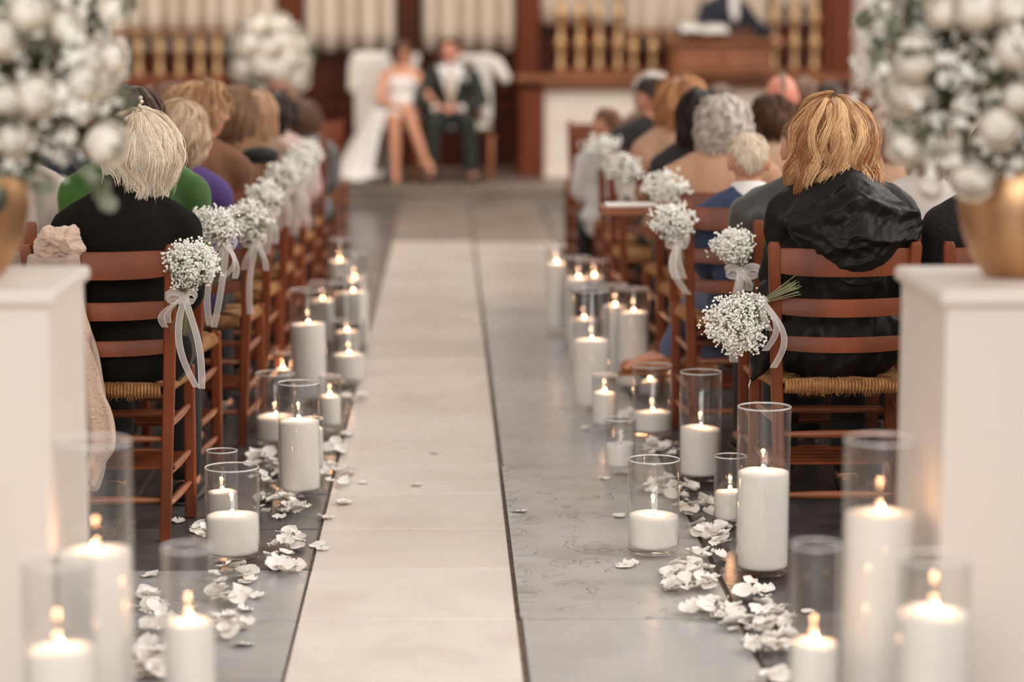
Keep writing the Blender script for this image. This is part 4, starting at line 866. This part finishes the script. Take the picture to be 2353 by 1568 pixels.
def bunch(tie,cen,rad,N,label,tails,stem_end,Y,seed=1,rw=.020,bl=.0047,wrap=0,loops=((-1,.045),(1,.03)),loose=.25,stuffed=False,gauze=None):
    T=atY(*tie,Y); C=atY(*cen,Y-.01)-T; rs=np.random.RandomState(seed); rr=random.Random(seed)
    t=tag(empty('flower_bunch',T),label,'flowers','baby\'s breath bunches tied to the aisle chairs')
    d=C.normalized()
    u=rs.normal(size=(N,3)); u/=np.linalg.norm(u,axis=1)[:,None]; k=np.clip(rs.normal(.86,.16,N),.2,1.0+loose)
    lump=np.array([1+.38*NZ.noise(Vector(q)*2.1+Vector((seed,0,0))) for q in u]); al=u@np.array(d); P=u*(k*lump)[:,None]*np.array(rad)[None]; P-=np.outer(P@np.array(d),d)*0
    lat=P-np.outer(P@np.array(d),d); P=P-lat*(np.clip(-al,0,1)*.35)[:,None]+np.array(C)
    # keep away from the binding, cluster in little groups of three or four
    P=np.repeat(P[:N//3],3,axis=0)+rs.normal(0,.0055,(N//3*3,3))
    mb=MB(); v=IV.copy(); v[::2]*=1.22; v[1::3]*=.82; mb.batch(v,IF,P,rs.uniform(.75,1.2,len(P))*bl,rs=rs); mb.build('blossoms',GYP,t)
    mb=MB(); idx=rs.choice(len(P),min(len(P),420 if N>1600 else (240 if N>500 else 80)),False)
    for i in idx:
        p=Vector(P[i]); m=p*.5+Vector(rs.normal(0,.006,3)); mb.tube([(d*.004),m*.6,m,p],[.0009,.0008,.0006,.0005],3,cap=False)
    se=atY(*stem_end,Y)-T; L=se.length; sd=se.normalized()
    for i in range(26):
        a=Vector(rs.normal(0,1,3)); a=(a-sd*a.dot(sd))*.011; mb.tube([-sd*.02+a*-.3,sd*.01+a*.25,se*rr.uniform(.8,1.05)+a*(1+L*4)*.8],[.0014,.0013,.0012],4)
    mb.build('stems',STEM,t)
    # ribbon: binding, loops, tails
    mb=MB(); n=14; dv=np.array(d); a=np.cross(dv,[0,1,0]); a/=np.linalg.norm(a)+1e-9; b=np.cross(dv,a)
    for off in(-.006,.006): ribbon(mb,[tuple(dv*off+(a*math.cos(w)+b*math.sin(w))*.013) for w in np.linspace(0,2*PI,12)],[tuple(dv)]*12,rw*.8)
    if wrap:
        for q in (0,.012): ribbon(mb,[(0,-.014,q*.3),(wrap*.4,-.018,-.002+q),(wrap,-.006,-.004+q),(wrap*1.03,.03,.002+q)],[(0,0,1),(.1,0,1),(.2,0,1),(.1,0,1)],.011)
    mb.build('binding',[ORG,ORGE],t)
    mb=MB()
    for s,l in loops:
        ribbon(mb,[(0,-.016,0),(s*l*.5,-.028,.016),(s*l,-.024,.010),(s*l*1.05,-.012,-.008),(s*l*.5,-.014,-.012),(0,-.016,-.002)],[(0,.2,1),(.2*s,.3,1),(.5*s,.6,.6),(.2,.9,.4),(-.2*s,.5,.8),(0,.2,1)],rw*1.0)
    mb.ell((0,-.018,0),(.009,.008,.009),10,8); mb.build('bow_loops',[ORG,ORGE],t)
    for (ex,ey,bend,tw) in tails:
        E_=atY(ex,ey,Y)-T; mb=MB(); m=7; Pp=[];Wp=[]
        for i in range(m):
            f=i/(m-1); Pp.append((E_.x*f**1.2+bend*math.sin(PI*f),-.018-.012*math.sin(PI*f*1.3)+tw*.004*math.sin(f*7),E_.z*f)); al=tw*math.sin(f*PI*1.1+.3); Wp.append((math.cos(al),math.sin(al),-.25*math.cos(al)*(E_.x*f+bend*math.cos(PI*f))/max(abs(E_.z),.02)))
        ribbon(mb,Pp,Wp,rw); mb.build('ribbon_tail',[ORG,ORGE],t)
    return t
LB='white baby\'s breath bunch with sheer ribbon, '
bunch((425,682),(440,608),(.068,.060,.064),2300,LB+'sharp, on the nearest left chair post',[(388,742,-.022,.8),(452,890,-.028,.35),(464,893,.02,.5),(380,752,-.035,.5)],(420,770),6.845,seed=1,wrap=-.055,bl=.0037)
bunch((520,560),(492,520),(.070,.06,.052),1700,LB+'on the second left aisle chair',[(540,640,.02,.9),(492,752,.004,.4),(482,748,-.03,.6),(505,645,.035,1.2)],(500,655),7.62,seed=2,bl=.004)
bunch((590,555),(566,508),(.082,.06,.062),800,LB+'on the third left aisle chair',[(575,722,-.012,.3),(612,622,.012,.7),(560,620,-.01,.5)],(585,600),8.42,seed=3,bl=.0046)
bunch((622,490),(606,448),(.062,.05,.052),500,LB+'on the fourth left aisle chair',[(632,560,.01,.5),(612,585,0,.4)],(620,540),9.2,seed=4,bl=.005,rw=.026)
bunch((655,440),(648,402),(.078,.05,.055),420,LB+'on the fifth left aisle chair',[(660,520,.01,.5),(640,530,-.01,.5)],(655,470),10.0,seed=5,bl=.0056,rw=.03)
bunch((688,425),(684,378),(.070,.05,.07),380,LB+'on the sixth left aisle chair',[(690,520,.01,.5),(675,540,-.01,.5),(700,505,.02,.4)],(688,460),10.8,seed=6,bl=.006,rw=.034)
bunch((715,395),(712,350),(.060,.05,.055),300,LB+'on the seventh left aisle chair',[(716,450,.01,.5),(706,470,-.01,.5)],(715,420),11.6,seed=7,bl=.0064,rw=.036)
bunch((1752,693),(1692,742),(.086,.062,.082),2700,LB+'sharp, tipped sideways on the nearest right chair post',[(1757,806,.034,.5),(1776,845,.045,.45),(1768,760,-.008,.4)],(1835,655),6.86,seed=11,loops=((-1,.038),(-.6,.03)),loose=.32,bl=.0036)
bunch((1702,624),(1686,566),(.060,.05,.052),1500,LB+'upright on the second right chair',[(1686,832,-.02,.5),(1718,668,.012,.6),(1700,690,-.004,.5)],(1712,672),7.62,seed=12,loops=((-1,.045),(1,.055)),rw=.026,bl=.0038)
bunch((1560,556),(1546,508),(.074,.055,.058),800,LB+'on the third right aisle chair',[(1580,676,-.035,.4),(1570,640,-.01,.7),(1552,640,-.02,.4)],(1560,620),8.36,seed=13,bl=.0046,rw=.026)
bunch((1540,465),(1530,428),(.088,.05,.055),480,LB+'on the fourth right aisle chair',[(1545,510,.01,.5)],(1540,500),9.16,seed=14,bl=.0052)
bunch((1440,435),(1433,386),(.078,.05,.066),420,LB+'on the fifth right aisle chair',[(1424,478,-.012,.5),(1452,470,.012,.5)],(1440,470),10.68,seed=15,bl=.006,rw=.034)
bunch((1392,375),(1384,337),(.085,.05,.055),380,LB+'furthest on the right aisle',[(1400,450,.01,.5),(1416,440,.02,.5)],(1392,400),12.2,seed=16,bl=.0066,rw=.04)
# ---------------------------------------------------------------- roses, leaves, small white flowers
def rose_mesh(seed,r=.045):
    rr=random.Random(seed); mb=MB()
    for l,(n,rd,tt,curl) in enumerate([(3,.50,2,0),(3,.60,14,0),(4,.68,26,.02),(5,.77,38,.05),(5,.86,50,.10),(6,.94,64,.17)]):
        for k in range(n):
            a0=2*PI*k/n+l*.9+rr.uniform(-.25,.25); span=PI/n*1.5+.12; G=[]; top=math.radians(tt+rr.uniform(-4,4)); tip=rr.uniform(.0,.10)
            for i in range(9):
                v=i/8; row=[]
                for j in range(9):
                    u=j/8*2-1; e=1-.30*abs(u)**3; th=math.radians(150)+(top-math.radians(150))*v*e
                    q=rd*(1+.05*u)+curl*max(0,v-.72)*3+.025*math.sin(u*6+k*2+l)*v*v; a=a0+u*span*(.5+.5*math.sin(min(v*1.4,1)*PI/2))
                    row.append((r*q*math.sin(th)*math.cos(a),r*q*math.sin(th)*math.sin(a),r*(q*math.cos(th)*1.02-tip*max(0,v-.8)*curl*8)))
                G.append(row)
            mb.grid(G)
    mb.ell((0,0,-.05*r),(r*.4,r*.4,r*.42),10,8)
    return mb.build('rose',ROSEM,mesh_only=True)
ROSES=[rose_mesh(i) for i in range(4)]
def leaf_base(l=1,w=.42):
    v=[];f=[]
    for i in range(6):
        t=i/5; ww=w*math.sin(PI*(t*.92+.04))**.8
        for u in(-1,0,1): v.append((u*ww,t*l,.12*math.sin(t*3)+.10*abs(u)))
    for i in range(5):
        for k in(0,1): f.append((i*3+k,i*3+k+1,i*3+k+4,i*3+k+3))
    return v,f
LV,LF=leaf_base(); EV,EF=leaf_base(1,.55)
def star():
    v=[(0,0,0)];f=[]
    for k in range(5):
        a=2*PI*k/5
        for (q,rd,z) in((-.5,.62,.18),(0,1.05,.34),(.5,.62,.18)): v.append((rd*math.cos(a+q),rd*math.sin(a+q),z))
        f.append((0,3*k+1,3*k+2,3*k+3))
    return v,f
SV,SF=star()
def arrangement(name,c,r,label,roses,nfill,nleaf,seed,Yf,rr0=.046,bl=.013,lf=.05,extra=12,squash=(1,1,1)):
    rs=np.random.RandomState(seed); rr=random.Random(seed); t=tag(empty(name,c),label,'flowers')
    def add_rose(p,s,i):
        o=link('rose',ROSES[i%4],t,p); d=Vector(p).normalized()*.8+Vector((0,-.55,.15)); o.rotation_euler=(d.to_track_quat('Z','Y')).to_euler(); o.scale=(s,)*3
    for i,(x,y,rp) in enumerate(roses):
        p=atY(x,y,Yf); p=Vector(p)-Vector(c); q=Vector((p.x,0,p.z)); L=min(q.length/r,.97); p.y=-math.sqrt(max(.03,1-L*L))*r*.95; 
        p2=atY(x,y,c[1]+p.y)-Vector(c); add_rose(p2*1.04,1.14*rp*(c[1]+p.y)/FPX/.045,i)
    for i in range(extra):
        v=Vector(rs.normal(size=3)).normalized(); v.z=max(v.z,-.72);
        if v.y<-.1: v.y=abs(v.y)
        add_rose(Vector((v.x*squash[0],v.y*squash[1],v.z*squash[2]))*r*.92,rr0/.045,i)
    def shell(n,lo,hi,zmin=-1):
        u=rs.normal(size=(n,3)); u/=np.linalg.norm(u,axis=1)[:,None]; u=u[u[:,2]>zmin]; return u*rs.uniform(lo,hi,len(u))[:,None]*r*np.array(squash)
    P=shell(nfill//5,.86,1.05,-.8); P=np.repeat(P,5,axis=0)+rs.normal(0,.022*r/.28,(len(P)*5,3)); mb=MB(); mb.batch(SV,SF,P,rs.uniform(.7,1.2,len(P))*bl,rs=rs); o=mb.build('small_white_flowers',GYP,t)
    P=shell(int(nleaf*1.5),.5,.97,-.85); mb=MB(); mb.batch(LV,LF,P,rs.uniform(.7,1.3,len(P))*lf,rs=rs); mb.build('dark_leaves',LEAFD,t)
    P=shell(nleaf//3,.8,1.05); mb=MB(); mb.batch(EV,EF,P,rs.uniform(.7,1.2,len(P))*lf*1.6,rs=rs); mb.build('eucalyptus_leaves',LEAFG,t)
    mb=MB(); P=shell(70,.75,1.05)
    for p in P: mb.tube([(0,0,-r*.95),(p[0]*.4,p[1]*.4,p[2]*.3-.1*r),tuple(p)],[.003,.0022,.0014],4)
    mb.build('stems',STEM,t); return t
cL=Vector((-.925,4.78,1.415)); cR=Vector((1.10,4.78,1.425))
# pedestals and gold vases
def pedestal(x,y,label):
    t=tag(empty('pedestal',(x,y,0)),label,'pedestal'); 
    mb=MB(); mb.box((0,0,.485),(.375,.455,.97),bev=.006); mb.build('column',WHITE_P,t,smooth=False); mb=MB(); mb.box((0,0,.984),(.40,.48,.03),bev=.007); mb.build('top_slab',WHITE_P,t,smooth=False); return t
pedestal(-.735-.2,4.73,'tall white square pedestal in the left foreground under a gold vase'); pedestal(.917+.2,4.68,'tall white square pedestal in the right foreground under a gold vase')
def gold_vase(x,y,label):
    t=tag(empty('gold_vase',(x,y,1.0)),label,'vase'); k=1.0
    pr=[(.0001,0),(.055,.0),(.066,.006),(.088,.032),(.108,.075),(.118,.12),(.114,.165),(.098,.205),(.085,.222),(.080,.226),(.076,.222),(.092,.195),(.108,.15),(.110,.11),(.09,.05),(.05,.016),(.0001,.014)]
    mb=MB(); mb.lathe([(a*k,b*1.14) for a,b in pr],64); o=mb.build('vase_body',GOLD,t)
    return t
gold_vase(-.935,4.74,'brushed gold bulbous vase on the left pedestal'); gold_vase(1.117,4.70,'brushed gold bulbous vase on the right pedestal')
arrangement('flower_arrangement',(-.935,4.74,1.445),.285,'large out-of-focus arrangement of cream roses and greenery in the left gold vase',
  [(75,215,46),(28,310,38),(232,322,44),(195,130,38),(8,225,34),(60,28,44),(180,185,40),(140,60,36),(250,30,34),(0,90,44),(250,130,30),(170,240,30)],2900,420,51,4.5,bl=.0125,lf=.042)
arrangement('flower_arrangement',(1.117,4.70,1.445),.290,'large out-of-focus arrangement of cream roses and greenery in the right gold vase',
  [(2108,132,56),(2092,200,56),(2335,112,46),(2298,284,44),(2238,398,46),(2250,20,50),(2330,20,40),(2175,30,36),(2340,220,34),(2090,330,34),(2145,420,26)],2900,460,52,4.5,bl=.0125,lf=.042)
def sprig(pts,Y,par_name,label,seed):
    rs=np.random.RandomState(seed); P=[atY(*p,Y) for p in pts]; return P
for tname,pts,Y in (('L',[(180,380),(200,410),(225,430),(245,445)],4.55),('R',[(2090,110),(2060,90),(2040,60),(2018,40)],4.55),('R',[(2120,150),(2070,135),(2040,132)],4.55),('L',[(100,380),(95,420),(92,455)],4.5),('L',[(245,230),(290,215),(300,225)],4.5),('L',[(250,50),(280,20),(300,10)],4.5)):
    par=[o for o in bpy.data.objects if o.name.startswith('flower_arrangement') and ((o.location.x<0)==(tname=='L'))][0]
    P=[atY(*p,Y)-par.location for p in pts]; mb=MB(); mb.tube(P,.0022,5); mb.build('sprig_stem',STEM,par)
    mb=MB()
    for i,p in enumerate(P[1:]):
        for s in(-1,1): mb.batch(EV,EF,[tuple(p)],[.036],rs=np.random.RandomState(i*7+s+5+int(pts[0][0])))
    mb.build('eucalyptus_leaves',LEAFG,par)
# distant arrangement on its stand
pc=atY(622,140,18.9)
arrangement('flower_arrangement',tuple(pc),.30,'distant round arrangement of white roses behind the left guests',
  [(570,105,27),(600,150,27),(650,95,27),(640,160,27),(590,60,25),(665,130,25),(620,210,27),(680,180,25),(560,160,25),(655,215,25),(640,60,25),(680,100,22),(610,110,25),(575,195,22),(690,140,20),(640,190,22)],160,120,53,18.6,rr0=.085,bl=.022,lf=.07,extra=8,squash=(1,1,1.1))
t=tag(empty('white_stand',(pc.x,18.9,0)),'slim white stand carrying the distant white arrangement','stand'); mb=MB(); mb.box((0,0,.55),(.26,.26,1.1),bev=.01); mb.build('column',WHITE_P,t,smooth=False); mb=MB(); mb.box((0,0,1.11),(.30,.30,.025),bev=.006); mb.build('top_slab',WHITE_P,t,smooth=False)
# ---------------------------------------------------------------- scattered petals
def petal_mesh(seed):
    rr=random.Random(seed); G=[]; n=14; cup=rr.uniform(.12,.5); w=rr.uniform(.75,1.0); f1,f2=rr.uniform(4,8),rr.uniform(0,6); bend=rr.uniform(-.25,.35)
    for i in range(n):
        row=[]
        for k in range(n):
            a=(k/(n-1)*2-1); v=i/(n-1); rad=w*(.25+.9*math.sin(PI*(.12+.72*v)))*.52*(1-.12*(v>.95)); x=a*rad; y=v-.5-.10*a*a*v+.03*math.sin(a*8+f2)*v**3
            z=cup*(a*a*.35+(v-.4)**2*.6)+bend*a*v*.3+.05*math.sin(f1*a+f2)*v**2+.07*math.sin(7*a+f2*2)*v**2.5+.035*math.sin(12*a+f1+4*v)*v**3
            row.append((x*.046,y*.044,max(z,0)*.046))
        G.append(row)
    mb=MB(); mb.grid(G); me=mb.build('petal',PETAL,mesh_only=True); return me
PM=[petal_mesh(i) for i in range(9)]
PL=[]
def petals(cx,cy,rx,ry,n,label,pile=1):
    for i in range(int(n*1.35) if n>3 else n):
        a=R.uniform(0,2*PI); q=math.sqrt(R.random()); z=.0035+(R.random()*.026*pile*(1-q*.8) if n>3 else 0)
        p=at(cx+rx*q*math.cos(a),cy+ry*q*math.sin(a),z); s=R.uniform(.65,1.2); tl=.55 if n>3 else .2
        e=(R.uniform(-tl,tl)*.8,R.uniform(-tl,tl)*.8,R.uniform(0,6.28)); zz=p.z+.001+(.010 if abs(e[0])+abs(e[1])>.35 else 0)
        PL.append((p.y,p.x,zz,e,(s,s,s*R.uniform(.7,1.3)),R.choice(PM),label,n))
w='white rose petal '
petals(1585,1330,74,36,34,w+'in the thick heap below the two sharp right candles',1.3)
petals(1625,1400,46,16,12,w+'in the lower fringe of the right heap')
petals(1722,1366,44,20,8,w+'below the foot of the tall sharp right candle')
petals(1738,1425,85,30,32,w+'in the band running down towards the right foreground')
petals(1770,1480,52,24,20,w+'in the band beside the slim foreground right candle')
petals(1632,1232,44,30,20,w+'between the low and tall sharp right candles',1.2)
petals(1610,1175,50,18,12,w+'in front of the second tall right candle')
petals(1540,1120,62,34,20,w+'seen through the wide low right glass',1.2)
petals(1510,1035,50,18,12,w+'behind the short unlit right candle')
petals(1625,1280,40,14,7,w+'left of the tall sharp right candle base')
petals(1446,1292,20,12,3,w+'at the left foot of the wide low right candle')
petals(1385,1098,14,5,1,w+'alone left of the short unlit right candle'); petals(1425,1185,10,8,2,w+'on the flaked slab left of the low right candle')
petals(1192,1176,3,2,1,w+'alone on the broad joint of the flaked slab')
petals(1850,1405,10,4,1,w+'seen through the slim right foreground glass'); petals(1770,1566,40,4,5,w+'at the bottom edge, right foreground')
petals(535,1325,48,22,12,w+'below the wide low sharp left candle',1.2); petals(535,1370,45,20,9,w+'in the lower left patch beneath the sharp candle')
petals(520,1440,62,26,12,w+'beside the slim left foreground candle'); petals(345,1390,40,24,9,w+'on dark slate between the left foreground candles')
petals(350,1440,40,24,7,w+'below the patch between the left foreground candles'); petals(350,1520,44,40,26,w+'in the left foreground heap at the bottom edge',1.3)
petals(650,1300,36,24,12,w+'right of the wide low sharp left candle'); petals(655,1248,34,20,10,w+'near the cream joint right of the low left candle')
petals(635,1165,52,26,22,w+'behind the wide low left candle at the slab edge',1.1); petals(605,1085,36,30,14,w+'left of the tall sharp left candle')
petals(770,1095,40,28,14,w+'right of the tall sharp left candle'); petals(775,1030,28,18,7,w+'behind the tall sharp left candle at the aisle')
petals(600,1055,40,10,7,w+'in front of the medium left candle'); petals(460,1225,24,16,4,w+'beside the nearest left chair front leg')
petals(410,1198,5,4,1,w+'alone right behind the nearest left chair post'); petals(690,1165,30,8,4,w+'at the foot of the tall sharp left candle')
petals(740,1257,12,6,2,w+'on the edge of the cream slabs'); petals(795,1152,10,8,2,w+'on cream slab right of the tall left candle'); petals(745,1190,12,4,2,w+'across the left joint of the cream slabs')
petals(838,1111,3,2,1,w+'alone left of centre on the cream slabs'); petals(960,1113,3,2,1,w+'alone in the middle of the cream slabs'); petals(1000,1042,3,2,1,w+'faint and furthest on the cream slabs')
petals(565,1403,5,3,1,w+'alone below right of the low left candle'); petals(560,1483,5,3,1,w+'alone at lower left near the light slab'); petals(590,1376,10,5,1,w+'alone beside the lower left patch')
petals(800,915,40,10,7,w+'at the foot of the blurred low left candle'); petals(800,1000,20,8,3,w+'blurred, right of the slim left candle'); petals(1440,960,30,10,4,w+'blurred, between slim and short right candles')
petals(1345,990,8,4,1,w+'alone left of the slim right candle'); petals(345,1320,10,4,1,w+'alone on slate beside the large left candle')
PL.sort(key=lambda q:(q[7]>3,q[0]))
for (y,x,z,e,sc,me,label,n) in PL[:300]:
    o=link('rose_petal',me); o.location=(x,y,z); o.rotation_euler=e; o.scale=sc; tag(o,label,'petal','white rose petals on the floor')
mb=MB()
for (y,x,z,e,sc,me,label,n) in PL[300:]:
    M=Matrix.LocRotScale(Vector((x,y,z)),Euler(e),Vector(sc)); mb.add([tuple(M@v.co) for v in me.vertices],[tuple(p.vertices) for p in me.polygons])
o=tag(mb.build('loose_rose_petals',PETAL),'far part of the white rose petals strewn under the candles','petals'); o['kind']='stuff'
# ---------------------------------------------------------------- coat over the nearest left chair
ct=tag(empty('fleece_coat',(-1.06,6.86,.86)),'beige fleece-lined coat draped over the left side of the nearest left chair','coat')
def coat_sheet(xl,xr,z0,z1,y,amp,seed,th=.02,nx=16,nz=40):
    rr=random.Random(seed); G=[]; p1,p2,p3=[rr.uniform(0,6) for _ in range(3)]
    for i in range(nz):
        v=i/(nz-1); row=[]; a=np.interp(v,[0,.2,.4,.6,.8,1],xl); b=np.interp(v,[0,.2,.4,.6,.8,1],xr)
        for k in range(nx):
            u=k/(nx-1); row.append((a+(b-a)*u+.006*math.sin(v*14+p1), y-amp*math.sin(u*7+p2+v*2)-amp*.5*math.sin(u*15+v*9+p3)-.008*math.sin(v*22+u*3), z0+(z1-z0)*v+.006*math.sin(u*6+p1)))
        G.append(row)
    mb=MB(); mb.grid(G); return mb
xe=lambda px,Y=6.83:atY(px,700,Y).x+1.06
Y0=-.035
c1=coat_sheet([xe(70)]*6,[xe(183),xe(190),xe(215),xe(243),xe(240),xe(200)],-.02,-.70,Y0,.010,3)
o=c1.build('coat_body',COATB,ct); m=o.modifiers.new('s','SOLIDIFY'); m.thickness=.03; m.offset=1; m=o.modifiers.new('u','SUBSURF'); m.levels=1;m.render_levels=1
c1=coat_sheet([xe(176),xe(180),xe(186),xe(196),xe(196),xe(190)],[xe(186),xe(196),xe(226),xe(247),xe(247),xe(206)],-.13,-.68,Y0-.03,.006,5,nx=8)
o=c1.build('coat_edge',FLEECE,ct); m=o.modifiers.new('s','SOLIDIFY'); m.thickness=.024; m.offset=1; m=o.modifiers.new('u','SUBSURF'); m.levels=1;m.render_levels=1
mb=MB()
for k in range(9): a=k/8; mb.ell((xe(105+62*a),-.01-.012*math.sin(k*2),.01+.012*math.sin(k*1.7)+.012),(.024,.034,.030),12,8)
mb.cap((xe(105),-.0,0),(xe(165),-.0,0),.036,.036)
withmat(crumple(fuse(mb,.005,2),.016,38,0,(1,1,1)),FLEECE,'fleece_collar',ct)
# folded order of service on the prayer shelf of the fourth right chair
pp=atY(1450,470,9.25)
mb=MB(); mb.box((0,0,0),(.24,.22,.03),bev=.004); o=mb.build('wooden_book_ledge',WOOD_L,smooth=False,loc=(pp.x,9.25,pp.z-.02)); tag(o,'pale wooden book ledge on the fifth chair of the right aisle','ledge')
mb=MB(); mb.box((0,0,0),(.2,.16,.008),bev=.002); o=mb.build('service_sheet',mat('paper',(232,222,214),.8),smooth=False,loc=(pp.x,9.24,pp.z-.0)); tag(o,'white folded sheet lying on the pale wooden ledge','paper')
# black hat / bag on the fifth left row
hp=atY(597,357,9.6); t=tag(empty('felt_hat',tuple(hp)),'round black felt hat beside the curly updo guest, left block','hat')
mb=MB(); mb.ell((0,0,0),(.075,.07,.035),20,10); mb.build('crown',cloth('black_felt',(26,24,24)),t); mb=MB(); mb.lathe([(.0001,-.02),(.085,-.022),(.088,-.018),(.0001,-.014)],32); mb.build('brim',cloth('black_felt',(26,24,24)),t)
